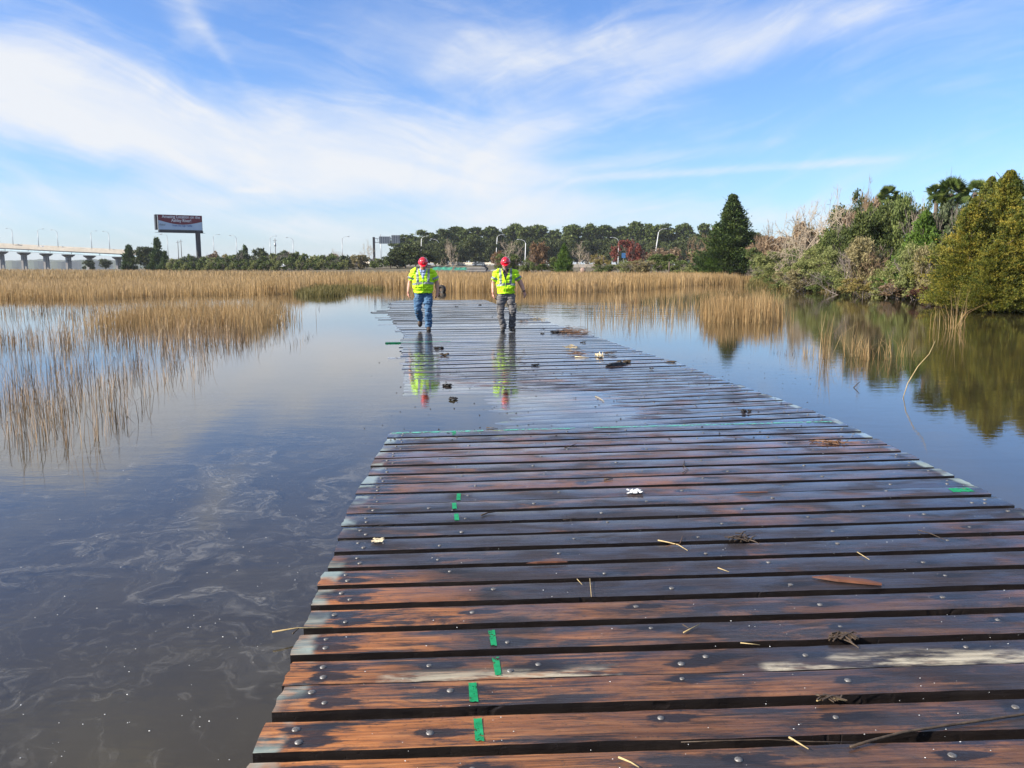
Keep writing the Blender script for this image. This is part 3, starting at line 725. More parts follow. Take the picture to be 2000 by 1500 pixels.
def grow(rg, p, d, L, r, depth, segs, spread=.55, kids=3, up=.15, shrink=.68):
    q = p; dd = d; nsub = 3
    for i in range(nsub):
        d2 = dd + Vector(rg.normal(0, .13, 3)); d2.z += up * .15; d2.normalize()
        e = q + d2 * (L / nsub); segs.append((q, e, r * (1 - .28 * i / nsub), r * (1 - .28 * (i + 1) / nsub)))
        if depth > 0 and i > 0 and rg.random() < .75:
            dn = (d2 + Vector(rg.normal(0, spread, 3))); dn.z += up * .5; dn.normalize()
            grow(rg, e, dn, L * shrink * rg.uniform(.7, 1.0), r * .5, depth - 1, segs, spread, kids, up, shrink)
        q, dd = e, d2
    if depth > 0:
        for k in range(kids):
            dn = (dd + Vector(rg.normal(0, spread, 3))); dn.z += up; dn.normalize()
            grow(rg, q, dn, L * shrink * rg.uniform(.75, 1.1), r * .62, depth - 1, segs, spread, kids, up, shrink)
def seg_mesh(name, segs, rmin=.004, n=4):
    m = len(segs); A = np.array([s[0] for s in segs]); B = np.array([s[1] for s in segs])
    ra = np.maximum(rmin, np.array([s[2] for s in segs])); rb = np.maximum(rmin, np.array([s[3] for s in segs]))
    t = B - A; t /= np.linalg.norm(t, axis=1)[:, None] + 1e-9
    ref = np.where(np.abs(t[:, 2:3]) > .9, np.array([[1., 0, 0]]), np.array([[0, 0, 1.]]))
    u = np.cross(t, ref); u /= np.linalg.norm(u, axis=1)[:, None]; v = np.cross(t, u)
    V = np.zeros((m, 2, n, 3))
    for k in range(n):
        a = 2 * np.pi * k / n; dvec = u * math.cos(a) + v * math.sin(a)
        V[:, 0, k] = A + dvec * ra[:, None]; V[:, 1, k] = B + dvec * rb[:, None]
    b = np.arange(m)[:, None] * 2 * n; Q = []
    for k in range(n):
        k2 = (k + 1) % n; Q.append(b + np.array([k, k2, n + k2, n + k]))
    return np_mesh(name, V.reshape(-1, 3), np.concatenate(Q, 0), smooth=True)
def bare_mesh(seed, H, W, depth=5, r=.09, lean=(0, 0), kids=2, nst=3, spread=.5, up=.22, rmin=.006):
    rg = np.random.default_rng(seed); segs = []
    for i in range(nst):
        d = Vector((rg.normal(lean[0], .62), rg.normal(lean[1], .45), 1)).normalized()
        grow(rg, Vector((rg.normal(0, .08), rg.normal(0, .08), -.1)), d, H * .30, r, depth, segs, spread, kids, up)
    P = np.array([s[1] for s in segs]); mz = np.percentile(P[:, 2], 99.5); mx = max(.1, np.percentile(np.abs(P[:, 0] - np.median(P[:, 0])), 98)); x0 = np.median(P[:, 0]) if lean == (0, 0) else 0
    S = lambda p: Vector(((p.x - x0 * max(0, min(1, p.z / mz))) * W / mx, p.y * W / mx, p.z * H / mz))
    return seg_mesh('branches', [(S(a), S(b), ra, rb) for a, b, ra, rb in segs], rmin)
def trunk_mesh(H, r, seed=0, limbs=4, W=1.0):
    rg = np.random.default_rng(900 + seed); segs = []; p = Vector((0, 0, -.3)); m = 6
    for i in range(m):
        q = Vector((rg.normal(0, .02 * H), rg.normal(0, .02 * H), -.3 + (H + .3) * (i + 1) / m))
        segs.append((p, q, r * (1 - .8 * i / m), r * (1 - .8 * (i + 1) / m)))
        if i >= 2:
            for k in range(max(1, limbs // 3)):
                a = rg.uniform(0, 6.28); e = q + Vector((math.cos(a) * W * .6, math.sin(a) * W * .6, H * .12)); segs.append((q, e, r * .4 * (1 - i / m), r * .08))
        p = q
    return seg_mesh('trunk', segs, .01, 7)
M_BARK = mottled('bark', (.06, .045, .035), (.16, .125, .10), 6, .9, stretch=(1, 1, .25))
M_BARE = mottled('pale_bare_branches', (.30, .235, .165), (.52, .43, .32), 3, .85)
M_BAREG = mottled('grey_bare_branches', (.14, .115, .095), (.30, .25, .215), 3, .85)
M_BAREBR = mottled('brown_bare_twigs', (.17, .11, .065), (.33, .23, .14), 3, .9)
M_PINE = foliage('pine_needles', [(.024, .042, .008), (.062, .088, .016), (.125, .148, .032)], .12)
M_OAK = foliage('live_oak_leaves', [(.020, .032, .008), (.052, .068, .016), (.10, .112, .030)], .12)
M_DCEDAR = foliage('dark_cedar', [(.018, .040, .010), (.050, .084, .019), (.11, .145, .032)], .15)
M_GCEDAR = foliage('golden_cedar', [(.028, .044, .010), (.10, .12, .018), (.22, .205, .030), (.36, .27, .04)], .25)
M_BCEDAR = foliage('bright_cedar', [(.04, .08, .014), (.085, .15, .022), (.14, .21, .03)], .2)
M_NOAK = foliage('near_oak_leaves', [(.026, .042, .010), (.066, .088, .020), (.13, .145, .038)], .2)
M_SAGE = foliage('sage_shrub', [(.11, .135, .036), (.22, .24, .080), (.34, .34, .13)], .35)
M_SAGEB = foliage('pale_seeded_shrub', [(.17, .145, .065), (.29, .245, .115), (.40, .34, .18)], .35)
M_OLIVE = foliage('olive_shrub', [(.05, .075, .018), (.105, .14, .034), (.18, .205, .058)], .2)
M_TAN = foliage('tan_brush', [(.13, .085, .05), (.23, .155, .09), (.33, .24, .15)], .2)
M_ORANGE = foliage('russet_leaves', [(.12, .065, .035), (.21, .125, .065), (.28, .18, .095)], .25)
M_RED = foliage('red_maple_leaves', [(.13, .032, .024), (.22, .062, .045), (.30, .11, .075)], .25)
M_YEL = foliage('yellow_brush', [(.14, .12, .03), (.26, .21, .06), (.36, .28, .10)], .25)
M_MAROON = foliage('maroon_brush', [(.05, .018, .014), (.09, .035, .026), (.14, .06, .045)], .15)
M_PALM = foliage('palm_fronds', [(.04, .07, .018), (.10, .14, .034), (.20, .22, .055)], .2, .4)
M_DGREY = foliage('grey_green_leaves', [(.04, .055, .024), (.078, .10, .045), (.13, .15, .075)], .2)
PROTO = {}
def proto(kind):
    if kind in PROTO: return PROTO[kind]
    rg = np.random.default_rng(abs(hash_(kind)) % 99991)
    base, _, v = kind.partition('#')
    if base == 'pine':          # tall with a rounded lumpy head, H 18 W 4.5
        W, H = 4.6, 18.0
        lob = [(rg.normal(0, 1.6), rg.normal(0, 1.4), z, rg.uniform(1.7, 2.7), rg.uniform(1.7, 2.5), rg.uniform(1.3, 2.0)) for z in np.linspace(3.5, 16.4, 12)]
        P4, T = crown_lobes(rg, lob, 6500, .85, 26, .22, .28)
        d = [('trunk', trunk_mesh(16, .24, 1, 6, 2.5), M_BARK), ('crown', quad_mesh('crown', P4, T), M_PINE)]
    elif base in ('oak', 'fill'):
        W, H = 5.0, 8.0
        lob = [(rg.normal(0, 2.0), rg.normal(0, 1.6), rg.uniform(1.8, 6.0), rg.uniform(1.7, 2.6), rg.uniform(1.6, 2.3), rg.uniform(1.4, 2.2)) for _ in range(11)]
        P4, T = crown_lobes(rg, lob, 6000, .52, 22, .19, .26)
        d = [('trunk', trunk_mesh(5.5, .3, 2, 6, 2.0), M_BARK), ('crown', quad_mesh('crown', P4, T), M_OAK)]
    elif base == 'nearoak':
        W, H = 2.6, 4.2
        lob = [(rg.normal(0, 1.1), rg.normal(0, .8), rg.uniform(.8, 3.3), rg.uniform(.75, 1.15), rg.uniform(.7, 1.1), rg.uniform(.6, 1.0)) for _ in range(12)]
        P4, T = crown_lobes(rg, lob, 15000, .14, 26, .16, .24)
        d = [('trunk', trunk_mesh(3, .10, 3, 6, 1.1), M_BARK), ('crown', quad_mesh('crown', P4, T), M_NOAK)]
    elif base in ('dcedar', 'gcedar', 'bcedar', 'fcedar'):
        if base == 'dcedar': W, H = 3.6, 10.2; a = (6500, 10, .22); mt = M_DCEDAR
        elif base == 'gcedar': W, H = 1.75, 5.2; a = (7000, 13, .072); mt = M_GCEDAR
        elif base == 'bcedar': W, H = 1.5, 3.0; a = (4200, 12, .09); mt = M_BCEDAR
        else: W, H = 2.2, 6.0; a = (900, 8, .42); mt = M_DCEDAR
        P4, T = crown_cedar(rg, W, H, a[0], a[1], a[2], dict(dcedar=1.12, gcedar=.66, bcedar=.75, fcedar=.9)[base], rag=.62 if base == 'gcedar' else .4)
        d = [('trunk', trunk_mesh(H * .9, .03 * W, 4, 6, W * .5), M_BARK), ('crown', quad_mesh('crown', P4, T), mt)]
    elif base in ('sage', 'sageb', 'olive', 'tan', 'yel', 'dgrey', 'orange', 'red', 'maroon'):
        W, H = 1.5, 2.2
        lob = [(rg.normal(0, .62), rg.normal(0, .5), rg.uniform(.35, 1.65), rg.uniform(.38, .66), rg.uniform(.36, .6), rg.uniform(.32, .58)) for _ in range(13)]
        dens, lf = (13000, .085) if v.startswith('n') else (2400, .22)
        if v.startswith('m'): dens, lf = 6000, .125
        P4, T = crown_lobes(rg, lob, dens, lf, 22, .17, .24)
        mt = dict(sage=M_SAGE, sageb=M_SAGEB, olive=M_OLIVE, tan=M_TAN, yel=M_YEL, dgrey=M_DGREY, orange=M_ORANGE, red=M_RED, maroon=M_MAROON)[base]
        st = bare_mesh(int(rg.integers(1e6)), 1.9, 1.2, 3, .028, kids=2, nst=6, spread=.4, up=.3, rmin=.006)
        d = [('stems', st, M_BAREG), ('crown', quad_mesh('crown', P4, T), mt)]
    elif base in ('bare', 'barebr', 'bareg'):
        W, H = 2.4, 4.5
        st = bare_mesh(int(rg.integers(1e6)), H, W, 4, .052, kids=2, nst=3 if base != 'barebr' else 5, spread=.62, up=.10, rmin=.008)
        st.name = 'branches'
        d = [('branches', st, dict(bare=M_BARE, barebr=M_BAREBR, bareg=M_BAREG)[base])]
    elif base == 'farbare':
        W, H = 4.0, 8.0
        d = [('branches', bare_mesh(int(rg.integers(1e6)), H, W, 4, .13, kids=3, nst=3, spread=.5, up=.25, rmin=.035), M_BARE)]
    elif base == 'palm':
        W, H = 1.1, 1.1
        P4 = []; T = []
        for i in range(46):
            a = rg.uniform(0, 6.28); e = rg.uniform(-1.0, 1.4); roll = rg.normal(0, .9); dv = Vector((math.cos(a) * math.cos(e), math.sin(a) * math.cos(e), math.sin(e)))
            side = Matrix.Rotation(roll, 3, dv) @ dv.cross(Vector((0, 0, 1))).normalized(); nrm_ = side.cross(dv)
            L = rg.uniform(.34, .5); hub = dv * L; tt = rg.random()
            P4.append([hub * .05 - side * .01, hub * .05 + side * .01, hub + side * .01, hub - side * .01]); T.append(tt)
            for k in range(15):
                b = (k - 7) / 7 * 1.35; bd = (dv * math.cos(b) + side * math.sin(b)).normalized()
                l2 = .68 * (1 - .35 * abs(b) / 1.35); tip = hub + bd * l2 + Vector((0, 0, -.16 * l2 * l2)) + nrm_ * .03 * math.sin(k)
                mid_ = hub + bd * l2 * .5; w_ = bd.cross(nrm_).normalized() * .042
                P4.append([hub, mid_ - w_, tip, mid_ + w_]); T.append(min(1, max(0, tt * .7 + rg.random() * .3)))
        P4 = np.array([[list(q) for q in p] for p in P4])
        d = [('trunk', trunk_mesh(.01, .0, 5), M_BARK), ('fronds', quad_mesh('fronds', P4, np.array(T)), M_PALM)]
        d = [d[1]]
    PROTO[kind] = (W, H, d); return PROTO[kind]
def hash_(s):
    h = 7
    for ch in s: h = (h * 131 + ord(ch)) % 1000003
    return h
TREES = []
def plant(name, kind, px, top, hw, D, lab, cat, group=None, base_py=None, rz=None, trunk=None, depth=None):
    """stand a plant at photo column px and distance D; its top at photo row top, half width hw (photo px)"""
    W, H, parts = proto(kind)
    q = at(px, top, D); zb = tz(q.x, D)
    if base_py is not None: zb = at(px, base_py, D).z
    zb = max(zb, -.03)
    Ht = max(.3, q.z - zb); Wt = hw / F * D
    e = empty(name, (q.x, D, zb), R.uniform(0, 6.28) if rz is None else rz)
    e.scale = (Wt / W, (depth or Wt) / W, Ht / H)
    tag(e, lab, cat, group)
    for nm, me, mt in parts: link(nm, me, mt, e)
    if trunk:   # bare trunk below a palm head
        tb = tz(q.x, D); MB().tube([(0, 0, (tb - zb) / (Ht / H)), (0.02, 0, 0)], [.12 / (Wt / W), .11 / (Wt / W)], 10).build('trunk', M_BARK, e, True)
    return e
# ---- right bank, nearest first
G1 = None
plant('cedar_tree', 'gcedar#1', 1975, 338, 92, 33.5, 'tallest golden olive cedar at the right edge of the picture', 'tree')
plant('cedar_tree', 'gcedar#2', 1905, 392, 78, 32.5, 'golden cedar with spreading low branches left of the tallest golden one', 'tree')
plant('cedar_tree', 'gcedar#3', 2045, 360, 100, 31.5, 'golden cedar cut off by the right picture edge', 'tree')
plant('cedar_tree', 'gcedar#4', 1880, 488, 52, 34.5, 'low golden cedar overhanging the water beside the maroon bush', 'tree')
plant('cedar_tree', 'gcedar#5', 1952, 470, 66, 30.8, 'low golden cedar dipping into the water below the tallest golden one', 'tree')
plant('shrub', 'maroon#n1', 1822, 556, 36, 38.5, 'low maroon bush at the waterline left of the golden cedars', 'shrub', base_py=592)
plant('shrub', 'tan#n2', 1768, 540, 60, 43, 'pale dry grass tuft on the bank left of the maroon bush', 'shrub')
plant('shrub', 'sageb#n1', 1700, 462, 54, 47, 'rounded pale seeded bush with bare stems showing below', 'shrub')
plant('bare_shrub', 'barebr#s1', 1712, 484, 48, 46, 'fan of thin bare stems under the rounded pale bush', 'shrub')
plant('shrub', 'sage#n2', 1668, 500, 44, 49, 'small sage bush on the left flank of the rounded pale bush', 'shrub')
plant('shrub', 'sage#n3', 1800, 470, 52, 42, 'grey sage bush between the bright green and golden cedars', 'shrub')
plant('shrub', 'sageb#n4', 1838, 476, 50, 40.5, 'pale dry looking bush against the golden cedars', 'shrub')
plant('shrub', 'sage#n5', 1640, 470, 44, 56, 'grey green bush below the dark oak at its left', 'shrub')
plant('shrub', 'sage#n6', 1590, 486, 46, 60, 'large sage bush under the pale bare tree', 'shrub')
plant('shrub', 'sage#n7', 1538, 498, 44, 66, 'leftmost sage bush of the right shore, sloping to the reeds', 'shrub')
plant('shrub', 'sage#n8', 1500, 515, 34, 72, 'small sage bush right of the tall dark cedar', 'shrub')
plant('shrub', 'sageb#n5', 1562, 522, 40, 57, 'low pale brush at the waterline of the right shore, leftmost', 'shrub')
plant('shrub', 'olive#n6', 1625, 526, 42, 54, 'low olive brush at the waterline below the oak', 'shrub')
plant('shrub', 'yel#n7', 1690, 536, 50, 46.5, 'low yellowish brush in front of the rounded pale bush', 'shrub')
plant('shrub', 'sage#n9', 1745, 520, 42, 45, 'low grey brush right of the bare stem fan', 'shrub')
plant('shrub', 'olive#n8', 1530, 540, 36, 62, 'low dark brush with dead twigs at the shore corner', 'shrub', base_py=566)
plant('oak_tree', 'nearoak#1', 1700, 402, 62, 55, 'dark green oak behind the rounded pale bush', 'tree')
plant('oak_tree', 'nearoak#2', 1655, 440, 44, 58, 'dark green oak at the foot of the pale bare tree', 'tree')
plant('cedar_tree', 'bcedar#1', 1808, 418, 62, 43.5, 'bright green cedar in the middle of the right thicket', 'tree')
plant('cedar_tree', 'bcedar#2', 1850, 400, 40, 47, 'green cedar tight behind the golden cedars', 'tree')
plant('shrub', 'dgrey#n1', 1842, 382, 46, 43.5, 'tall grey green shrub below the large palmettos', 'shrub')
plant('shrub', 'olive#n9', 1790, 362, 44, 54, 'tall dark brown green shrub between the palmettos', 'shrub')
plant('shrub', 'olive#n3', 1735, 392, 46, 60, 'olive shrub crown beneath the left palmetto', 'shrub')
plant('shrub', 'dgrey#n2', 1890, 376, 50, 42, 'grey leaved shrub top behind the golden cedars', 'shrub')
plant('cedar_tree', 'gcedar#6', 1938, 350, 62, 37, 'golden cedar filling behind the tallest golden one, nearest the palmettos', 'tree')
plant('cedar_tree', 'gcedar#2', 1990, 420, 80, 31.5, 'wide golden cedar in front of the tallest one at the picture edge', 'tree')
plant('shrub', 'sage#n14', 1548, 478, 58, 74, 'broad green bush behind the leftmost sage bush', 'shrub')
plant('shrub', 'sage#n15', 1622, 480, 60, 58, 'broad sage bush between the low white branches and the rounded pale bush', 'shrub')
plant('shrub', 'olive#n16', 1500, 480, 44, 84, 'green bush at the right foot of the tall dark cedar', 'shrub')
plant('shrub', 'sage#n17', 1760, 500, 50, 44, 'sage bush filling between the rounded pale bush and the dry looking one', 'shrub')
plant('oak_tree', 'nearoak#3', 1762, 384, 56, 58, 'dark oak crown between the yellowing palmetto and the bright green cedar', 'tree')
plant('shrub', 'olive#n10', 1722, 374, 40, 61, 'olive green leafy crown right under the yellowing palmetto', 'shrub')
plant('shrub', 'olive#n11', 1655, 412, 44, 63, 'green leafy crown behind the pale bare tree', 'shrub')
plant('shrub', 'sage#n12', 1612, 458, 50, 63, 'sage green bush mound behind the large sage bush', 'shrub')
plant('shrub', 'olive#n13', 1570, 470, 40, 69, 'green bush mound above the leftmost sage bush', 'shrub')
plant('palmetto', 'palm#1', 1862, 336, 40, 45, 'largest palmetto head on the skyline of the right thicket', 'palm', base_py=378, trunk=True)
plant('palmetto', 'palm#2', 1908, 345, 32, 44, 'palmetto head nearest the golden cedars', 'palm', base_py=376, trunk=True)
plant('palmetto', 'palm#3', 1738, 356, 24, 62, 'yellowing palmetto head left on the thicket skyline', 'palm', base_py=382, trunk=True)
plant('palmetto', 'palm#4', 1832, 352, 26, 46, 'palmetto head with long fronds just left of the largest one', 'palm', base_py=378, trunk=True)
plant('bare_tree', 'bare#1', 1598, 388, 66, 66, 'pale bare tree leaning left over the sage bushes', 'tree')
plant('bare_tree', 'bare#2', 1645, 366, 58, 68, 'tall bare tree with fine twigs against the sky', 'tree')
plant('bare_tree', 'bare#3', 1560, 452, 48, 62, 'low white dead branches above the leftmost sage bushes', 'tree')
plant('bare_tree', 'barebr#1', 1700, 352, 48, 64, 'brownish bare tree left of the yellowing palmetto', 'tree')
plant('bare_tree', 'bare#4', 1790, 386, 42, 48, 'grey bare tree before the dark brown green shrub', 'tree')
plant('bare_tree', 'bareg#1', 1868, 338, 40, 50, 'leafless twigs rising above the largest palmetto', 'tree')
plant('oak_tree', 'nearoak#4', 1672, 364, 46, 72, 'dark evergreen crown top behind the tall bare tree', 'tree')
plant('shrub', 'tan#m1', 1600, 425, 44, 74, 'yellow tan brush behind the pale bare tree', 'shrub')
plant('shrub', 'yel#m2', 1585, 420, 26, 76, 'yellow leaved brush top left of the tall bare tree', 'shrub')
plant('shrub', 'tan#m2', 1690, 380, 46, 70, 'tan brush under the brownish bare tree', 'shrub')
plant('shrub', 'tan#m3', 1540, 450, 46, 88, 'reddish tan thicket right of the tall dark cedar', 'shrub')
plant('shrub', 'tan#m4', 1502, 455, 36, 96, 'reddish tan thicket touching the tall dark cedar', 'shrub')
plant('bare_tree', 'barebr#2', 1510, 436, 44, 92, 'brown twiggy bare tree right of the tall dark cedar', 'tree')
plant('shrub', 'olive#m4', 1575, 440, 40, 84, 'olive brush filling behind the low white branches', 'shrub')
plant('shrub', 'olive#m5', 1655, 395, 40, 80, 'olive brush filling behind the tall bare tree', 'shrub')
plant('cedar_tree', 'dcedar#1', 1432, 384, 76, 106, 'tall dark cone shaped cedar standing alone left of the thicket', 'tree')
plant('shrub', 'bcedar#3', 1392, 500, 26, 104, 'green bush at the left foot of the tall dark cedar', 'shrub')
plant('shrub', 'sage#m5', 1350, 510, 30, 108, 'sage bush before the tall dark cedar, on its left', 'shrub')
plant('shrub', 'olive#m1', 1320, 508, 34, 116, 'olive green bush under the small palmetto', 'shrub')
plant('palmetto', 'palm#5', 1308, 494, 18, 112, 'small palmetto among the bushes left of the tall dark cedar', 'palm', base_py=505, trunk=True)
plant('bare_tree', 'barebr#3', 1362, 462, 32, 118, 'brown twiggy tree left of the tall dark cedar', 'tree')
plant('bare_tree', 'barebr#4', 1385, 445, 26, 125, 'taller brown twiggy tree touching the tall dark cedar', 'tree')
plant('shrub', 'tan#m5', 1372, 478, 32, 121, 'tan thicket beneath the brown twiggy trees', 'shrub')
# grass and dead stems hanging over the water line of the right bank
bx, by = [], []
sh = SHORE[2:12]
for (a, b) in zip(sh, sh[1:]):
    m_ = int(np.hypot(*(b - a)) * 330); t = R.random(m_)
    bx.append(a[0] + (b[0] - a[0]) * t + R.normal(.25, .35, m_)); by.append(a[1] + (b[1] - a[1]) * t + R.normal(0, .3, m_))
bx, by = np.concatenate(bx), np.concatenate(by); k = len(bx)
tag(blades('bank_grass', bx, by, R.uniform(.2, .75, k), np.maximum(.01, by * .0005), .5, R.random(k), M_OLIVEGR, bent=.3), 'dull olive grass along the water line of the right bank', 'bank grass', kind='stuff')
# ---- middle of the back shore
plant('shrub', 'sageb#m1', 1258, 506, 28, 122, 'pale sage bush in front of the red tree', 'shrub')
plant('shrub', 'sage#m2', 1225, 508, 26, 124, 'grey sage bush below the red tree, to its left', 'shrub')
plant('shrub', 'olive#m2', 1290, 492, 28, 126, 'dark olive bush behind the small palmetto', 'shrub')
plant('shrub', 'tan#m6', 1300, 476, 34, 170, 'pinkish tan brush right of the red tree', 'shrub')
plant('shrub', 'olive#m7', 1185, 512, 34, 128, 'low olive bush left of the grey sage bush', 'shrub')
plant('shrub', 'yel#m3', 1172, 494, 24, 150, 'yellow green bush right of the white bare tree', 'shrub')
plant('maple_tree', 'red#m1', 1238, 463, 26, 160, 'bright red leaved tree before the far pines', 'tree')
plant('bare_tree', 'bare#7', 1134, 472, 27, 131, 'small white bare tree in the middle of the back shore', 'tree')
plant('cedar_tree', 'bcedar#4', 1102, 477, 18, 132, 'green cedar left of the small white bare tree', 'tree')
plant('russet_tree', 'orange#m1', 1050, 468, 25, 140, 'russet brown leaved tree right of the second worker', 'tree')
plant('russet_tree', 'orange#m2', 968, 488, 15, 150, 'small russet tree just left of the second worker helmet', 'tree')
plant('bare_tree', 'bare#8', 985, 470, 20, 152, 'grey bare tree behind the second worker helmet', 'tree')
plant('shrub', 'olive#m8', 1000, 494, 26, 142, 'dark bush right behind the second worker', 'shrub')
plant('palmetto', 'palm#6', 1058, 514, 15, 134, 'low palmetto at the foot of the russet tree', 'palm', base_py=522, trunk=True)
plant('palmetto', 'palm#7', 1084, 510, 11, 134, 'smaller palmetto right of the russet tree', 'palm', base_py=518, trunk=True)
plant('shrub', 'olive#m9', 1030, 506, 22, 136, 'olive bush left below the russet tree', 'shrub')
plant('shrub', 'olive#m10', 1080, 500, 22, 145, 'olive bush between russet tree and green cedar', 'shrub')
plant('bare_tree', 'bare#9', 882, 468, 24, 170, 'lone bare tree between the two workers', 'tree')
plant('oak_tree', 'oak#1', 790, 472, 46, 205, 'broad dark live oak left of the first worker', 'tree')
plant('oak_tree', 'oak#2', 832, 486, 32, 215, 'dark live oak right behind the first worker helmet', 'tree')
plant('oak_tree', 'oak#3', 762, 490, 26, 200, 'small dark oak at the left foot of the broad live oak', 'tree')
plant('bare_tree', 'bare#10', 714, 468, 22, 205, 'whitish bare tree left of the sign gantry', 'tree')
plant('bare_tree', 'bare#11', 660, 486, 20, 215, 'whitish bare twigs at the end of the left hedge', 'tree')
plant('shrub', 'sageb#1', 705, 496, 22, 198, 'pale brush under the whitish bare tree', 'shrub')
plant('shrub', 'olive#1', 736, 500, 16, 196, 'olive bush at the foot of the gantry post', 'shrub')
plant('shrub', 'dgrey#1', 690, 500, 16, 204, 'green bush left of the pale brush', 'shrub')
# ---- far pine wood behind the highway
NUM = lambda i: (['first'] + ORD[1:])[i] if i < 20 else ('twenty-' + (['first'] + ORD[1:])[i - 20] if i < 29 else 'thirtieth' if i == 29 else 'thirty-' + (['first'] + ORD[1:])[i - 30])
sky_ = [(786, 462), (806, 456), (829, 449), (848, 456), (872, 446), (893, 441), (912, 447), (930, 442), (952, 446), (972, 442), (992, 438), (1012, 435), (1030, 440), (1049, 439), (1068, 440), (1088, 447), (1108, 442), (1128, 436), (1150, 435), (1170, 441), (1192, 439), (1212, 441), (1232, 436), (1252, 432), (1272, 438), (1294, 436), (1314, 444), (1332, 436), (1352, 439), (1374, 436), (1394, 440), (1414, 446), (1440, 446), (1470, 452)]
for i, (px, tp) in enumerate(sky_):
    plant('pine_tree', 'pine#%d' % (i % 7), px, tp + 1, R.uniform(19, 27), R.uniform(352, 390), 'dark pine of the far wood skyline, %s from its left end' % NUM(i), 'tree', 'pines of the far wood', depth=R.uniform(4, 6))
k = 0
for px in range(806, 1420, 24):
    if True:
        plant('oak_tree', 'fill#%d' % (k % 5), px + R.uniform(-6, 6), 462 + R.uniform(-8, 10), R.uniform(20, 28), R.uniform(300, 335), 'dark lower tree at the foot of the far pines, %s from the left' % NUM(k), 'tree', 'lower trees at the foot of the far pines', depth=5)
        k += 1
# ---- left back shore
plant('oak_tree', 'oak#4', 284, 476, 32, 236, 'big dark round tree left of the billboard post', 'tree')
plant('cedar_tree', 'fcedar#1', 306, 469, 17, 232, 'dark pointed cedar under the billboard left end', 'tree')
plant('cedar_tree', 'fcedar#2', 251, 481, 16, 238, 'dark pointed tree at the right end of the bridge', 'tree')
plant('cedar_tree', 'fcedar#3', 322, 493, 13, 228, 'small pointed cedar right of the big dark round tree', 'tree')
plant('oak_tree', 'oak#5', 174, 507, 12, 330, 'small dark tree under the bridge, the left one', 'tree')
plant('oak_tree', 'oak#1', 205, 503, 15, 325, 'small dark tree under the bridge, the right one', 'tree')
kinds = ['sage#', 'dgrey#', 'olive#', 'olive#', 'sage#', 'olive#', 'olive#', 'dgrey#', 'sage#', 'olive#']
tops = [505, 500, 494, 497, 502, 498, 493, 488, 500, 496, 492, 490, 489, 492, 498, 494, 496, 500]
cols = dict(sage='sage', dgrey='grey green', olive='olive')
back = {'sage': 0}
for i, tp in enumerate(tops):
    px = 338 + i * 19.5; kd = kinds[i % 10]
    plant('shrub', kd + str(1 + i % 3), px, tp - 2, 19 + 5 * math.sin(i * 2.3), 222 - i * 1.0 + R.uniform(-6, 6), '%s shrub in the hedge behind the marsh, %s right of the billboard side' % (cols[kd[:-1]], NUM(i)), 'shrub', 'shrubs in the left hedge')
for i, px in enumerate(range(345, 690, 15)):
    plant('shrub', ['olive#4', 'sage#4', 'olive#5'][i % 3], px, 509 + 3 * math.sin(i * 1.9), 11, 206 - i * .4, 'low front bush of the hedge at the marsh edge, %s from the left' % NUM(i), 'shrub', 'low bushes before the left hedge')
plant('cedar_tree', 'fcedar#4', 478, 482, 13, 226, 'small dark cedar sticking out of the left hedge', 'tree')
plant('oak_tree', 'oak#5', 512, 483, 17, 228, 'dark bushy tree top in the middle of the left hedge', 'tree')
plant('russet_tree', 'tan#6', 552, 485, 16, 236, 'orange brown tree top behind the left hedge', 'tree')
plant('shrub', 'tan#7', 418, 490, 20, 250, 'straw coloured tree behind the hedge right of the billboard post', 'shrub')
plant('shrub', 'yel#4', 442, 490, 11, 224, 'yellow green shrub head in the left hedge', 'shrub')
plant('shrub', 'tan#8', 655, 492, 18, 224, 'tan brush near the right end of the hedge', 'shrub')

# ---------------------------------------------------------------- highway, bridge, lamps, signs
M_CONC = mottled('concrete', (.30, .28, .25), (.44, .41, .37), .8, .85)
M_CONCD = mottled('dark_concrete', (.14, .13, .125), (.22, .21, .20), .8, .85)
M_PARA = mottled('pale_parapet_concrete', (.44, .385, .31), (.54, .48, .40), .5, .85)
M_GIRD = mottled('pale_blue_girder', (.36, .50, .55), (.52, .64, .68), .4, .5)
M_STEEL = mottled('galvanised_steel', (.28, .29, .30), (.42, .43, .44), 4, .45, metallic=.5)
M_BLACK = mottled('black_steel', (.012, .012, .014), (.03, .03, .034), 2, .5)
M_WHITE = mottled('white_paint', (.62, .62, .60), (.78, .78, .76), 3, .4)
M_ASPH = mottled('asphalt', (.10, .095, .09), (.17, .16, .15), 1.5, .9)
# bridge along photo columns, deck edge rows measured
BD = lambda px: 440 - px * .06
def bpt(px, y0, y1):  # linear rows between px 0 and 240
    return at(px, y0 + (y1 - y0) * px / 240, BD(px))
br = empty('bridge', (bpt(0, 489, 501).x, 440, 0))
tag(br, 'long concrete highway bridge on piers at the left', 'bridge')
def strip(name, pxs, top, bot, d0, d1, mat):
    m_ = MB()
    for a, b in zip(pxs, pxs[1:]):
        ring = []
        for px in (a, b):
            t, u = bpt(px, *top), bpt(px, *bot)
            ring.append([(t.x, t.y + d0, t.z), (t.x, t.y + d1, t.z), (u.x, t.y + d1, u.z), (u.x, t.y + d0, u.z)])
        m_.loft(ring)
    o = m_.build(name, mat, br); o.location = -br.location; return o
pxs = [-260, -180, -100, -32, 10]
strip('deck', [-260, -100, 10, 60, 100, 140, 195, 300], (484.5, 496), (486, 497.5), .3, 13.7, M_CONCD)
strip('parapet', [-260, -100, 10, 100, 195, 300], (477.5, 489.5), (484, 496), 0, .3, M_PARA)
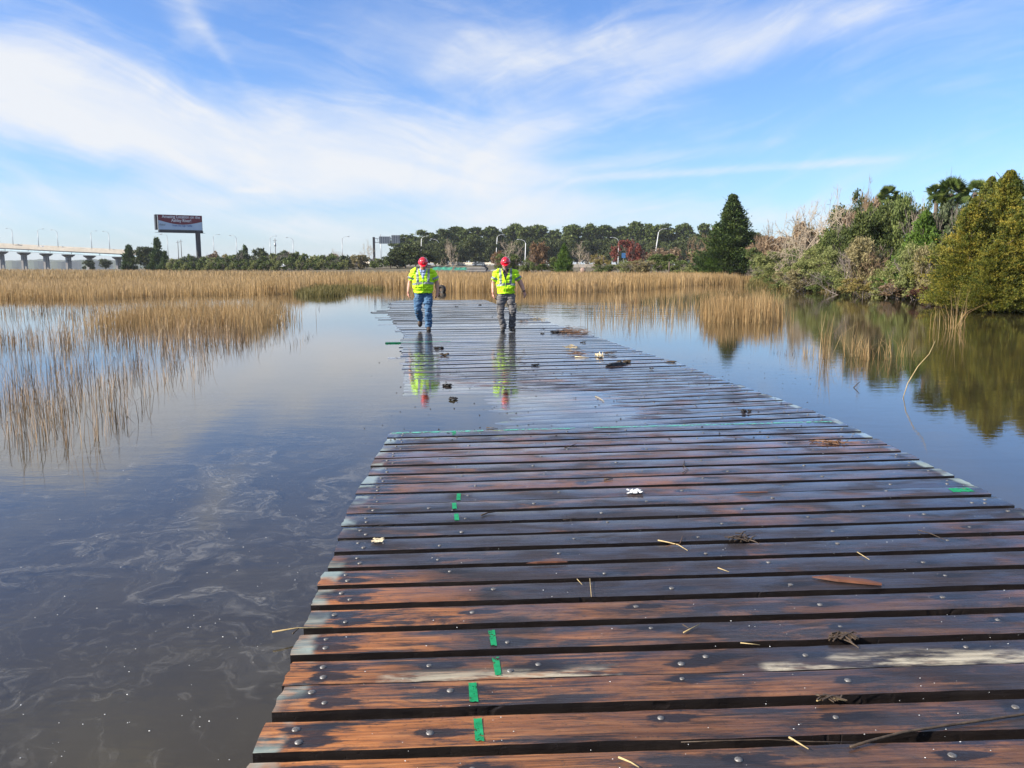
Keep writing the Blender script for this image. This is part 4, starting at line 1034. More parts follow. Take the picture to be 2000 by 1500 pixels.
strip('parapet', [-260, -100, 10, 100, 195, 300], (475, 487.5), (484, 496), 13.7, 14, M_PARA)
JO = [-200, -140, -80, -34, 9, 54, 97, 139, 194, 250, 300]
for a, b in zip(JO, JO[1:]):
    strip('girder', [a + .6, b - .6], (484.2, 496.2), (489, 501.2), .35, 1.0, M_GIRD)
    strip('cross_girder', [a + 1.5, b - 1.5], (486.2, 497.8), (489.6, 501.4), 1.4, 13, M_CONCD)
for px in (-170, -108, -58, -14, 31, 75, 119, 161, 218):
    t = bpt(px, 491, 502.5); D_ = BD(px); k_ = D_ / F
    m_ = MB(); hcap = 7 * k_
    m_.loft([[(-.8, 2, 0), (.8, 2, 0), (.8, 12.3, 0), (-.8, 12.3, 0)], [(-.8, 2, -.25 * hcap), (.8, 2, -.25 * hcap), (.8, 12.3, -.25 * hcap), (-.8, 12.3, -.25 * hcap)], [(-.7, 5.2, -.8 * hcap), (.7, 5.2, -.8 * hcap), (.7, 9.4, -.8 * hcap), (-.7, 9.4, -.8 * hcap)]])
    p = m_.build('pier_cap', M_CONC, br, loc=t - br.location)
    for dy in (4.9, 7.7):
        hcap = 5.6 * k_; hh = t.z - hcap + .6
        MB().box((0, dy + .6, -hcap - hh / 2 + .05), (1.1, 1.1, hh)).build('pier_column', M_CONC, br, loc=t - br.location)
# highway east of the bridge
hp = [(at(px, y, D_)) for px, y, D_ in ((250, 500, 425), (330, 506, 420), (480, 511, 400), (700, 514, 360), (850, 517, 322), (980, 518, 300), (1120, 518, 280), (1300, 518.5, 262), (1480, 519, 250))]
V = []; Q = []
for i, p in enumerate(hp):
    z = max(p.z, tz(p.x, p.y) + .12)
    V += [(p.x, p.y - 3, z - 2.6), (p.x, p.y, z), (p.x, p.y + 12, z + .05), (p.x, p.y + 16, z - 2.6)]
for i in range(len(hp) - 1):
    for k in range(3): a = i * 4 + k; Q.append((a, a + 4, a + 5, a + 1))
tag(link('road', np_mesh('road', V, Q), M_ASPH), 'raised highway road running behind the marsh', 'road', kind='structure')
m_ = MB(); c = hp[4]
gp = [hp[3] + Vector((0, -.3, .1)), hp[4] + Vector((0, -.3, .1)), hp[5] + Vector((0, -.3, .1))]
for a, b in zip(gp, gp[1:]):
    d = b - a; m_.box((a + b) / 2 + Vector((0, 0, .45)) - c, (d.length, .2, .75), Matrix.Rotation(math.atan2(d.y, d.x), 3, 'Z'))
tag(m_.build('barrier', M_PARA, loc=c), 'pale concrete road barrier behind the two workers', 'barrier')
m_ = MB(); a, b = at(1116, 519.5, 165), at(1202, 518.5, 165); d = b - a
m_.box((0, 0, 0), (d.length, .2, .62), Matrix.Rotation(math.atan2(d.y, d.x), 3, 'Z'))
for k in range(7): m_.box(((k - 3) * d.length / 6.4, .2, -.7), (.2, .2, 1.5))
tag(m_.build('guard_rail', M_PARA, loc=(a + b) / 2), 'pale guard rail behind the small white bare tree', 'guard rail')
LM = {}
def lamp(px, top, D_, side, lab, mat, h=12.0, r=.13, lean=0.0, arm=2.4):
    p = at(px, top, D_); zb = p.z - h
    e = empty('street_lamp', (p.x, D_, zb)); tag(e, lab, 'street lamp', 'street lamps along the highway')
    MB().tube([(lean * 0, 0, 0), (lean * .5, 0, h * .5), (lean, 0, h - 1.1)], [r * 1.2, r, r * .8], 8).build('pole', mat, e, True)
    MB().tube([(lean, 0, h - 1.25), (lean + side * .35, 0, h - .55), (lean + side * 1.2, 0, h - .12), (lean + side * arm, 0, h)], [r * .6, r * .45, r * .35, r * .3], 6).build('arm', mat, e, True)
    MB().ball((lean + side * (arm + .45), 0, h + .02), 1, (.62, .24, .15), 10, 6).build('lamp_head', M_STEEL, e, True)
NL = 'thin street lamp above the bridge, %s'
for px, tp, sd, s in ((23, 446, -1, 'nearest the left picture edge, arm to the left'), (73, 447, 1, 'above the white car, arm to the right'), (111, 449, -1, 'third from the left picture edge'),
                      (177, 451, 1, 'arm to the right, fourth from the left edge'), (212, 452, -1, 'last before the dark trees, arm left')):
    lamp(px, tp, BD(px) + (13.8 if sd < 0 else .1) + .2, sd, NL % s, M_STEEL, 11.5, .16)
for px, tp, sd, s in ((303, 458, 1, 'thin street lamp under the billboard, arm to the right'), (326, 457, -1, 'thin street lamp right below the billboard, arm to the left'), (416, 458, 1, 'thin street lamp first right of the billboard post'),
                      (461, 460, -1, 'thin street lamp second right of the billboard post'), (527, 461, 1, 'thin street lamp beside the utility pole with transformer'), (572, 464, -1, 'thin street lamp right of the orange brown tree top'), (668, 462, 1, 'thin street lamp left of the whitish bare tree')):
    lamp(px, tp, 425 - (px - 300) * .13, sd, s, M_STEEL, 14, .17)
for px, tp, sd, s, ln in ((821, 461, 1, 'white lamp pole above the first worker left shoulder', .4), (856, 467, -1, 'white lamp pole between the workers, arm to the left', 0), (968, 458, 1, 'tall white lamp pole left of the second worker', .6),
                          (1025, 468, -1, 'white lamp pole left of the russet tree', .3), (1208, 464, -1, 'white lamp pole left of the red tree', .1), (1279, 447, 1, 'leaning white lamp pole right of the red tree', 1.3)):
    lamp(px, tp, 285 if px > 1000 else 318, sd, s, M_WHITE, 12.5, .15, ln, 2.0)
# utility poles
for px, tp, D_, lab, tr_ in ((347, 470, 380, 'thick short utility pole left of the billboard post', 0), (353, 468, 385, 'thin utility pole next to the billboard post', 0), (537, 466, 330, 'utility pole with transformer above the left hedge', 1)):
    p = at(px, tp, D_); e = empty('utility_pole', (p.x, D_, p.z - 11)); tag(e, lab, 'utility pole', 'utility poles')
    MB().tube([(0, 0, 0), (0, 0, 11)], [.22, .15], 8).build('pole', M_CONCD, e, True)
    MB().box((0, -.05, 10.2), (1.6, .12, .14)).build('crossarm', M_CONCD, e)
    if tr_: MB().tube([(0.1, -.4, 8.0), (0.1, -.4, 9.3)], .38, 10).build('transformer', M_STEEL, e, True)
# billboard
M_RED_P = mottled('billboard_red', (.15, .007, .018), (.19, .012, .026), 2, .5)
M_BLUEW = mottled('billboard_pale_blue', (.40, .50, .62), (.54, .62, .70), .25, .5)
M_TXTW = mottled('white_lettering', (.72, .70, .70), (.80, .79, .79), 3, .5)
M_TXTB = mottled('blue_lettering', (.03, .10, .30), (.05, .13, .36), 3, .5)
M_TXTD = mottled('dark_lettering', (.05, .06, .06), (.09, .10, .10), 3, .5)
D_ = 250; a = at(307.5, 418.5, D_ - 4); b = at(394.5, 421.5, D_ + 3); bot = at(350, 450.0, D_)
cx = (a + b) / 2; Wb = math.hypot(b.x - a.x, b.y - a.y); Hb = (cx.z - bot.z) * .99
ang_ = math.atan2(b.y - a.y, b.x - a.x)
pb = at(391.5, 527, D_); e = empty('billboard', (cx.x, cx.y, 0), ang_); tag(e, 'red and white billboard about the Ashley River on a dark post', 'billboard')
zc = cx.z - Hb / 2
MB().box((0, .35, zc), (Wb, .5, Hb)).build('panel', M_BLACK, e)
fc = link('poster', np_mesh('poster', [(-Wb / 2 + .1, .08, zc - Hb / 2 + .1), (Wb / 2 - .1, .08, zc - Hb / 2 + .1), (Wb / 2 - .1, .08, zc + Hb / 2 - .1), (-Wb / 2 + .1, .08, zc + Hb / 2 - .1)], [(0, 1, 2, 3)]), M_BLUEW, e)
V = []; Q = []
for i in range(25):
    t = i / 24; x = -Wb / 2 + .1 + (Wb - .2) * t; yb = zc + Hb * (.10 - .27 * math.sin(math.pi * (t * .92 + .04)) ** 1.1 + .06 * (.5 - t) + .04)
    V += [(x, .06, yb), (x, .06, zc + Hb / 2 - .1)]
for i in range(24): Q.append((2 * i, 2 * i + 2, 2 * i + 3, 2 * i + 1))
link('red_field', np_mesh('red_field', V, Q), M_RED_P, fc)
def text_mesh(name, s, size, mat, parent, loc, rot=(math.pi / 2, 0, 0), wfit=None, shear=0.0, bold=0.0):
    cu = bpy.data.curves.new(name, 'FONT'); cu.body = s; cu.size = size; cu.align_x = 'CENTER'; cu.align_y = 'CENTER'; cu.shear = shear; cu.offset = bold; cu.extrude = .004
    t = bpy.data.objects.new(name, cu); COL.objects.link(t); bpy.context.view_layer.update()
    me = bpy.data.meshes.new_from_object(t.evaluated_get(bpy.context.evaluated_depsgraph_get())); bpy.data.objects.remove(t)
    me.materials.clear()
    xs = [v.co.x for v in me.vertices]; wd = max(xs) - min(xs)
    if wfit:
        k = wfit / wd
        for v in me.vertices: v.co.x *= k
    o = link(name, me, mat, parent, loc); o.rotation_euler = rot; return o
text_mesh('lettering', 'Amazing Location on the', 1.25, M_TXTW, fc, (.3, .03, zc + Hb * .375), wfit=Wb * .86, bold=.02)
text_mesh('lettering', 'Ashley River!', 1.25, M_TXTW, fc, (.3, .03, zc + Hb * .13), wfit=Wb * .45, bold=.02)
text_mesh('lettering', 'From the high $200s', .75, M_TXTB, fc, (.5, .03, zc - Hb * .20), wfit=Wb * .44, bold=.015)
text_mesh('lettering', 'Ryland', .9, M_TXTD, fc, (-Wb * .41, .03, zc - Hb * .16), wfit=Wb * .13, shear=.3)
MB().box((0, .1, zc - Hb / 2 - .42), (Wb * .99, 1.6, .72)).box((-.4, -.9, zc - Hb / 2 - .82), (Wb * 1.12, .7, .08)).build('catwalk', M_BLACK, e)
MB().box((-Wb / 2 - .35, 1.2, zc), (.5, 1.9, Hb)).build('rear_panel', M_BLACK, e)
MB().box((-Wb / 2 - .03, .2, zc - .2), (.14, .5, Hb * .98)).build('edge_trim', M_WHITE, e)
ci, si = math.cos(-ang_), math.sin(-ang_); dx, dy = pb.x - cx.x, pb.y - cx.y
MB().tube([(dx * ci - dy * si, dx * si + dy * ci + .9, -.5), (dx * ci - dy * si, dx * si + dy * ci + .9, zc - Hb / 2 - .3)], .72, 16).build('post', M_BLACK, e, True)
# sign gantry with the backs of two panels
D_ = 300; p0 = at(730, 463, D_); e = empty('sign_gantry', (p0.x, D_, 0)); tag(e, 'highway sign gantry seen from behind with two grey panels', 'road sign')
kx = D_ / F
MB().box((0, 0, p0.z / 2), (4 * kx, .8, p0.z)).build('post', M_BLACK, e)
zt = at(745, 466, D_).z
mm = MB()
for dz in (0, -1.4): mm.tube([(0, 0, zt + dz), (49 * kx, .0, zt + dz)], .10, 6)
for k in range(9): mm.tube([(k * 6 * kx, 0, zt), ((k + .5) * 6 * kx, 0, zt - 1.4)], .06, 5)
mm.build('truss', M_STEEL, e)
M_SIGNB = mottled('sign_back', (.07, .09, .11), (.13, .15, .18), .6, .6)
for x0, x1, y0, y1 in ((740.5, 762.5, 462, 476), (764, 780.5, 459.5, 475)):
    za, zb_ = at(750, y0, D_).z, at(750, y1, D_).z
    o = MB().box((((x0 + x1) / 2 - 730) * kx, -.3, (za + zb_) / 2), ((x1 - x0) * kx, .15, za - zb_)).build('sign_panel', M_SIGNB, e)
    rb_ = MB()
    for k in range(5): rb_.box((((x0 + (x1 - x0) * (k + .5) / 5) - 730) * kx, -.42, (za + zb_) / 2), (.12, .1, za - zb_ + .3))
    rb_.build('rib', M_STEEL, o)
MB().tube([(13 * kx, .2, 0), (13 * kx, .2, zt + 1.5)], .14, 8).build('post', M_STEEL, e, True)
# small blue road sign near the red tree
p = at(1218, 499, 150); e = empty('road_sign', (p.x, 150, 0)); tag(e, 'small blue road sign left below the red tree', 'road sign')
MB().box((0, 0, p.z), (.7, .04, .9)).build('sign_panel', mottled('sign_blue', (.05, .14, .30), (.07, .18, .36), 3, .5), e)
MB().tube([(0, .06, 0), (0, .06, p.z + .4)], .04, 6).build('post', M_STEEL, e)
# cars on the bridge
def car(px, lab, mat, L=4.6, hgt=1.45, suv=0):
    p = bpt(px, 484.5, 496); e = empty('car', (p.x, p.y + 3.0, p.z)); tag(e, lab, 'car', 'cars crossing the bridge')
    e.location.z += .35
    prof = [(-L / 2, .35), (-L / 2, .8), (-L * .30, .95), (-L * .16, hgt), (L * .24, hgt), (L * .38, .98), (L / 2, .88), (L / 2, .35)] if not suv else [(-L / 2, .4), (-L / 2, 1.0), (-L * .28, 1.1), (-L * .17, hgt + .3), (L * .44, hgt + .28), (L / 2, 1.05), (L / 2, .4)]
    MB().loft([[(x, -.9, z) for x, z in prof], [(x, .9, z) for x, z in prof]]).build('body', mat, e)
    MB().box((.0, 0, hgt * .84 + (.15 if suv else 0)), (L * .42, 1.84, .34)).build('window', M_BLACK, e)
    for sx in (-1, 1):
        for sy in (-1, 1): MB().tube([(sx * L * .31, sy * .8 - .1, .33), (sx * L * .31, sy * .8 + .1, .33)], .33, 12).build('wheel', M_BLACK, e)
M_CARW = mottled('white_car_paint', (.72, .72, .72), (.8, .8, .8), 2, .3, coat=.5); M_CARD = mottled('dark_car_paint', (.02, .02, .024), (.04, .04, .045), 2, .3, coat=.5); M_CARG = mottled('grey_car_paint', (.09, .10, .11), (.14, .15, .16), 2, .3, coat=.5)
for px, lab, mt, sv in ((-1, 'dark car cut by the left picture edge on the bridge', M_CARD, 0), (17, 'white car at the left end of the bridge', M_CARW, 0), (28, 'dark tall car right behind the leftmost white car', M_CARD, 1), (70, 'white van below the second bridge lamp', M_CARW, 1),
                        (87, 'dark grey car following the white van', M_CARG, 0), (137, 'small white car in the middle of the bridge', M_CARW, 0), (155, 'grey car farthest right on the bridge', M_CARG, 0)):
    car(px, lab, mt, suv=sv)
# green sheeting, stack of grey timber, pipe and boulder at the marsh edge
def sheet_drape(px0, px1, y0, y1, D_, lab):
    a, b = at(px0, y1, D_), at(px1, y1, D_); hgt = at(px0, y0, D_ + 4).z - a.z
    V = []; nu, nv = 26, 7
    for j in range(nv):
        for i in range(nu):
            t, s = i / (nu - 1), j / (nv - 1); nz = mnoise.noise((t * 7 + px0, s * 4, 2)) * .16
            V.append((a.x + (b.x - a.x) * t + .2 * mnoise.noise((s * 5, t * 3, px0)), D_ + 4 * s + nz, max(.02, a.z + hgt * s * (1 - .3 * abs(math.sin(t * 9 + px0))) + nz + .12)))
    Q = [(j * nu + i, j * nu + i + 1, (j + 1) * nu + i + 1, (j + 1) * nu + i) for j in range(nv - 1) for i in range(nu - 1)]
    o = link('plastic_sheet', np_mesh('plastic_sheet', V, Q), M_SHEET); tag(o, lab, 'plastic sheet', 'green sheets on the shore slope')
M_SHEET = mottled('green_plastic', (.02, .17, .09), (.06, .30, .17), .7, .45)
sheet_drape(843, 882, 521.5, 529, 146, 'green plastic sheet on the slope nearest the first worker')
sheet_drape(886, 914, 522.5, 529, 145, 'green plastic sheet on the slope right of the bare tree')
D_ = 122; p = at(930, 528, D_); e = empty('timber_stack', (p.x, D_, p.z - .3)); tag(e, 'flat stack of weathered grey boards at the marsh edge', 'timber stack')
for k in range(4): MB().box((0, 0, .1 + k * .19), (2.9 - .1 * k, 2.6, .16)).build('board_layer', M_CONC if k % 2 else M_CONCD, e)
p = at(944, 526, 124); tag(MB().tube([(-.35, 0, .1), (.1, .1, .35), (.5, 0, .05), (.4, -.2, -.3)], [.2, .34, .3, .2], 10).build('plastic_pipe', M_BLACK, loc=p), 'black plastic pipe end right of the grey board stack', 'pipe')
p = at(957, 528.5, 123); tag(MB().box((0, 0, 0), (2.2, .5, .12), Matrix.Rotation(-.12, 3, 'Y')).build('white_board', M_WHITE, loc=p), 'long white board beside the black pipe', 'board')
p = at(1139, 528, 124); m_ = MB(); bmesh.ops.create_icosphere(m_.bm, subdivisions=3, radius=.42)
for v in m_.bm.verts: v.co *= 1 + .22 * mnoise.noise(v.co * 3)
tag(m_.build('boulder', mottled('pink_stone', (.26, .17, .13), (.40, .28, .22), 3, .9), None, True, p), 'rounded pinkish boulder below the small white bare tree', 'boulder')
# egret over the marsh
p = at(552.5, 520, 150); e = empty('egret', p); tag(e, 'white egret flying low before the left hedge', 'bird')
MB().ball((0, 0, 0), 1, (.26, .10, .09), 12, 8).tube([(.2, 0, .02), (.36, 0, .10), (.44, 0, .06)], [.06, .035, .03], 6).tube([(.44, 0, .06), (.58, 0, .04)], [.03, .006], 5).tube([(-.2, 0, 0), (-.55, 0, -.03)], [.03, .012], 5).build('body', M_WHITE, e, True)
for s in (-1, 1):
    V = [(.12, 0, .05), (.20, s * .10, .20), (.12, s * .28, .42), (-.08, s * .42, .60), (-.16, s * .26, .40), (-.12, 0, .05), (-.14, s * .12, .2)]
    MB().loft([[(.12, 0, .05), (-.14, 0, .05), (-.14, 0, .03), (.12, 0, .03)], [(.2, s * .2, .24), (-.16, s * .2, .22), (-.16, s * .2, .20), (.2, s * .2, .22)], [(.0, s * .5, .42), (-.12, s * .5, .42), (-.12, s * .5, .41), (.0, s * .5, .41)]]).build('wing', M_WHITE, e)
# ---------------------------------------------------------------- people
def ell(c, rx, ry, n=20, ax=None, pw=1.0):
    """ellipse ring; ax = (u, v) axes, default horizontal"""
    u, v = (Vector((1, 0, 0)), Vector((0, 1, 0))) if ax is None else ax
    c = Vector(c); out = []
    for k in range(n):
        a = 2 * math.pi * k / n; ca, sa = math.cos(a), math.sin(a)
        out.append(c + u * rx * math.copysign(abs(ca) ** pw, ca) + v * ry * math.copysign(abs(sa) ** pw, sa))
    return out
def limb(mb, pts, n=14):
    """pts: (pos, r) or (pos, rx, ry): tapered limb with rounded ends along a path"""
    P = [Vector(p[0]) for p in pts]; rings = []
    for i, p in enumerate(P):
        t = (P[min(i + 1, len(P) - 1)] - P[max(i - 1, 0)]).normalized()
        u = Vector((1, 0, 0)); u = (u - t * u.dot(t)).normalized(); v = t.cross(u)
        rx, ry = pts[i][1], pts[i][2] if len(pts[i]) > 2 else pts[i][1]
        if i == 0:
            for f, s in ((.75, .3), (.45, .75)): rings.append(ell(p - t * min(rx, ry) * f, rx * s, ry * s, n, (u, v)))
        rings.append(ell(p, rx, ry, n, (u, v)))
        if i == len(P) - 1:
            for f, s in ((.45, .75), (.75, .3)): rings.append(ell(p + t * min(rx, ry) * f, rx * s, ry * s, n, (u, v)))
    mb.loft(rings)
def fuse(mb, voxel, smooth=4, name='body'):
    me = mb.mesh(name); o = bpy.data.objects.new('tmp', me); COL.objects.link(o)
    r = o.modifiers.new('r', 'REMESH'); r.mode = 'VOXEL'; r.voxel_size = voxel
    s = o.modifiers.new('s', 'SMOOTH'); s.factor = .5; s.iterations = smooth
    bpy.context.view_layer.update()
    out = bpy.data.meshes.new_from_object(o.evaluated_get(bpy.context.evaluated_depsgraph_get()))
    bpy.data.objects.remove(o); bpy.data.meshes.remove(me); out.name = name
    for p in out.polygons: p.use_smooth = True
    return out
def wrinkle(me, amp, sx, sy, sz, seed):
    n = len(me.vertices); co = np.zeros(n * 3, np.float32); me.vertices.foreach_get('co', co); co = co.reshape(-1, 3)
    nr = np.zeros(n * 3, np.float32); me.vertex_normals.foreach_get('vector', nr); nr = nr.reshape(-1, 3)
    k = np.array([mnoise.fractal((c[0] * sx + seed, c[1] * sy, c[2] * sz), 1.0, 2.0, 3) for c in co.tolist()])
    me.vertices.foreach_set('co', (co + nr * (k * amp)[:, None]).astype(np.float32).ravel()); me.update()
def split_faces(me, pred, name, off):
    """copy the faces satisfying pred(center, normal) to a new mesh, pushed out by off"""
    idx = [p.index for p in me.polygons if pred(p.center, p.normal)]
    used = {}; V = []; Fc = []
    for i in idx:
        f = []
        for vi in me.polygons[i].vertices:
            if vi not in used: used[vi] = len(V); v = me.vertices[vi]; V.append(tuple(v.co + v.normal * off))
            f.append(used[vi])
        Fc.append(f)
    m2 = bpy.data.meshes.new(name); m2.from_pydata(V, [], Fc); m2.update()
    for p in m2.polygons: p.use_smooth = True
    return m2
def drop_faces(me, pred):
    b = bmesh.new(); b.from_mesh(me)
    bmesh.ops.delete(b, geom=[f for f in b.faces if pred(f.calc_center_median(), f.normal)], context='FACES')
    b.to_mesh(me); b.free()
def skinmat(name, c1, c2): 
    m, N = newmat(name); tc = N.n('ShaderNodeTexCoord').outputs['Object']
    c = N.ramp(N.noise(tc, 14, 3), [(.3, c1), (.7, c2)])
    N.out(bsdf(N, Base_Color=c, Roughness=.5, Subsurface_Weight=.12, Subsurface_Radius=(.02, .008, .004), Subsurface_Scale=.5)); return m
M_SKIN = skinmat('skin', (.42, .20, .135), (.55, .29, .20))
M_VEST = mottled('hi_vis_yellow', (.46, .80, .012), (.56, .90, .020), 5, .7)
M_REFL = mottled('reflective_grey_tape', (.17, .19, .19), (.26, .29, .29), 12, .35)
M_RED = mottled('red_helmet_plastic', (.62, .008, .022), (.68, .012, .03), 3, .22, coat=.8)
M_DENIM = mottled('blue_denim', (.030, .075, .15), (.085, .17, .28), 7, .85, bump=.3)
M_GREYP = mottled('grey_work_cloth', (.085, .080, .078), (.17, .16, .155), 7, .85, bump=.3)
M_BOOTB = mottled('brown_boot_leather', (.030, .020, .014), (.075, .048, .032), 20, .5)
M_BOOTK = mottled('black_boot_leather', (.015, .014, .014), (.05, .045, .04), 20, .4)
M_SHIRTB = mottled('pale_blue_shirt', (.28, .36, .52), (.40, .48, .62), 8, .85)
M_SHIRTK = mottled('black_shirt', (.012, .012, .014), (.03, .03, .034), 8, .85)
M_HAIR = mottled('grey_hair', (.12, .11, .10), (.30, .28, .26), 60, .8)
M_EYE = mottled('dark_eye', (.02, .015, .012), (.04, .03, .025), 9, .2)
M_SOLE = mottled('boot_sole', (.02, .02, .02), (.04, .04, .04), 9, .7)
def hand(mb, wrist, d, side, palm_n, curl=.5, s=1.0):
    """relaxed hand: wrist point, direction d of the fingers, palm normal"""
    d = d.normalized(); n = (palm_n - d * palm_n.dot(d)).normalized(); w = d.cross(n) * side   # w: towards thumb side
    limb(mb, [(wrist, .026 * s, .022 * s), (wrist + d * .045 * s, .036 * s, .017 * s), (wrist + d * .09 * s, .040 * s, .015 * s)], 10)
    for i, (off, L) in enumerate(((.031, .072), (.011, .082), (-.010, .077), (-.030, .060))):
        b = wrist + d * .088 * s + w * off * s; c1 = curl * (1 + .12 * i)
        p1 = b + (d * math.cos(c1 * .5) + n * math.sin(c1 * .5)) * L * .45 * s
        p2 = p1 + (d * math.cos(c1 * 1.3) + n * math.sin(c1 * 1.3)) * L * .33 * s
        p3 = p2 + (d * math.cos(c1 * 2.0) + n * math.sin(c1 * 2.0)) * L * .26 * s
        limb(mb, [(b - d * .02, .0098 * s), (p1, .0095 * s), (p2, .0085 * s), (p3, .0072 * s)], 8)
    b = wrist + d * .03 * s + w * .028 * s
    p1 = b + (d * .6 + w * .65 + n * .35).normalized() * .042 * s; p2 = p1 + (d * .9 + w * .2 + n * .45).normalized() * .034 * s
    limb(mb, [(b - w * .01, .013 * s), (p1, .0115 * s), (p2, .0085 * s)], 8)
def make_person(loc, rz, P, lab):
    HC = Vector(P['head']); hp = P['pitch']; RH = Matrix.Rotation(hp, 3, 'X') @ Matrix.Rotation(P.get('hyaw', 0), 3, 'Z')
    hd = lambda x, y, z: HC + RH @ Vector((x, y, z))
    # ---- body: head, neck, trunk, arms, hands, legs in one surface
    mb = MB()
    prof = [(-.118, .030, .030, -.062), (-.105, .050, .052, -.045), (-.075, .062, .078, -.022), (-.03, .070, .095, -.006), (.02, .074, .100, 0), (.06, .073, .097, .004), (.095, .060, .080, .006), (.118, .032, .045, .006)]
    mb.loft([[hd(p[0], p[1], p[2]) for p in ell((0, cy, z), rx, ry, 22)] for z, rx, ry, cy in prof])
    # nose, brow, lips, chin, ears, cheeks
    limb(mb, [(hd(0, -.098, .028), .009), (hd(0, -.112, .0), .0125), (hd(0, -.120, -.020), .0155, .0125)], 10)
    for s in (-1, 1):
        limb(mb, [(hd(s * .012, -.096, .036), .010), (hd(s * .046, -.084, .036), .010)], 8)
        limb(mb, [(hd(s * .076, .004, .022), .012, .020), (hd(s * .082, .012, -.004), .010, .021), (hd(s * .076, .006, -.032), .008, .012)], 8)
        mb.ball(hd(s * .040, -.070, -.030), .026, (1, .8, 1), 10, 7)
    limb(mb, [(hd(-.020, -.094, -.058), .0075), (hd(0, -.100, -.056), .009), (hd(.020, -.094, -.058), .0075)], 8)
    limb(mb, [(hd(-.018, -.092, -.069), .0075), (hd(0, -.097, -.070), .009), (hd(.018, -.092, -.069), .0075)], 8)
    mb.ball(hd(0, -.082, -.104), .024, (1.1, .9, .8), 10, 7)
    nb = Vector(P['neck'])
    limb(mb, [(nb + Vector((0, .02, -.06)), .075, .068), (nb.lerp(hd(0, .02, -.06), .5), .064, .066), (hd(0, .015, -.045), .060, .066)], 16)
    T = P['torso']       # rings (x, y, z, rx, ry)
    mb.loft([ell((x, y, z), rx * .90, ry * .90, 24, None, .9) for x, y, z, rx, ry in T])
    for s, A in P['arms'].items():
        sh, elb, wr, fdir, pn = [Vector(a) for a in A]
        limb(mb, [(sh, .064), (sh.lerp(elb, .35), .060, .058), (elb, .052, .050), (elb.lerp(wr, .3), .051, .048), (wr, .033, .029)], 14)
        hand(mb, wr, fdir, P.get('thumb', {}).get(s, s), pn, P['curl'])
    for s, Lg in P['legs'].items():
        hip, kn, an, toe = [Vector(a) for a in Lg]
        limb(mb, [(hip, .085), (hip.lerp(kn, .5), .075), (kn, .055), (kn.lerp(an, .3), .056), (an, .038)], 14)
        limb(mb, [(an + Vector((0, 0, -.02)), .028), (an.lerp(toe, .35), .026, .02)], 10)
    body = link('person', fuse(mb, .0075, 3, 'person'), M_SKIN, None, loc, rz)
    tag(body, lab, 'person')
    for s in (-1, 1): MB().ball(hd(s * .031, -.090, .016), .0115, (1.15, .6, .8), 10, 8).build('eye', M_EYE, body, True)
    # hair fringe under the helmet, beard where worn
    mb = MB()
    for s in (-1, 1): limb(mb, [(hd(s * .070, -.035, .03), .012), (hd(s * .074, .03, .0), .016, .02), (hd(s * .055, .075, -.035), .018)], 8)
    limb(mb, [(hd(-.055, .08, -.03), .018), (hd(0, .098, -.04), .02), (hd(.055, .08, -.03), .018)], 8)
    mb.build('hair', M_HAIR, body, True)
    if P.get('beard'):
        mb = MB(); limb(mb, [(hd(-.060, -.045, -.062), .012), (hd(-.038, -.080, -.098), .018), (hd(0, -.098, -.112), .022), (hd(.038, -.080, -.098), .018), (hd(.060, -.045, -.062), .012)], 8)
        limb(mb, [(hd(-.026, -.099, -.046), .006), (hd(0, -.106, -.043), .007), (hd(.026, -.099, -.046), .006)], 6)
        mb.build('beard', M_HAIR, body, True)
    # ---- helmet: dome, front peak, ridge, suspension bolt line
    mb = MB(); rings = []
    for i in range(9):
        a = i / 8 * math.pi / 2 * .97; z = .045 + .118 * math.sin(a); k = math.cos(a)
        rings.append([hd(p[0], p[1], p[2]) for p in ell((0, .004, z), .100 * k + .002, .124 * k + .002, 28)])
    mb.loft(rings)
    hel = mb.build('helmet', M_RED, body, True)
    rr_ = []
    for z, e_ in ((.036, .0), (.046, .004), (.053, -.012)):
        ring = []
        for k in range(36):
            a = 2 * math.pi * k / 36; fw = max(0, -math.sin(a)) ** 1.6
            r = 1 + e_; ring.append(hd(math.cos(a) * (.108 + e_), .004 + math.sin(a) * (.132 + e_ + .052 * fw), z - .030 * fw))
        rr_.append(ring)
    MB().loft(rr_).build('brim', M_RED, hel, True)
    mb = MB()
    for x in (-.022, 0, .022): mb.tube([hd(x, .004 - .124 * math.cos(a) * .98, .047 + .119 * math.sin(a)) for a in [math.pi * (.10 + .80 * k / 12) for k in range(13)]], .0065, 6)
    mb.build('ridge', M_RED, hel, True)
    MB().box(hd(0, -.118, .086), (.022, .005, .009), RH @ Matrix.Rotation(-.45, 3, 'X')).build('helmet_badge', M_WHITE, hel)
    # ---- vest with short sleeves
    mb = MB(); TV = [t for t in T if t[2] > P['hem'] + .01]
    t0 = T[0]
    ring0 = [(x, y, z, rx, ry) for x, y, z, rx, ry in TV]
    lo = P['hemring']
    mb.loft([ell((lo[0], lo[1], P['hem']), lo[2], lo[3], 28, None, .85)] + [ell((x, y, z), rx, ry, 28, None, .85) for x, y, z, rx, ry in ring0])
    for s, A in P['arms'].items():
        sh, elb = Vector(A[0]), Vector(A[1]); e_ = sh.lerp(elb, P['slv'])
        limb(mb, [(sh - (e_ - sh) * .25 + Vector((-s * .03, 0, 0)), .075, .085), (sh, .088, .094), (sh.lerp(e_, .5), .088, .092), (e_, .088, .092)], 18)
    vest = fuse(mb, .0085, 3, 'vest')
    wrinkle(vest, .020, 11, 11, 13, P['seed']); wrinkle(vest, .014, 5, 5, 24, P['seed'] + 5)
    VB, VT, VW = P['vee']; cxv = P['torso'][-1][0]
    cxn = nb.x
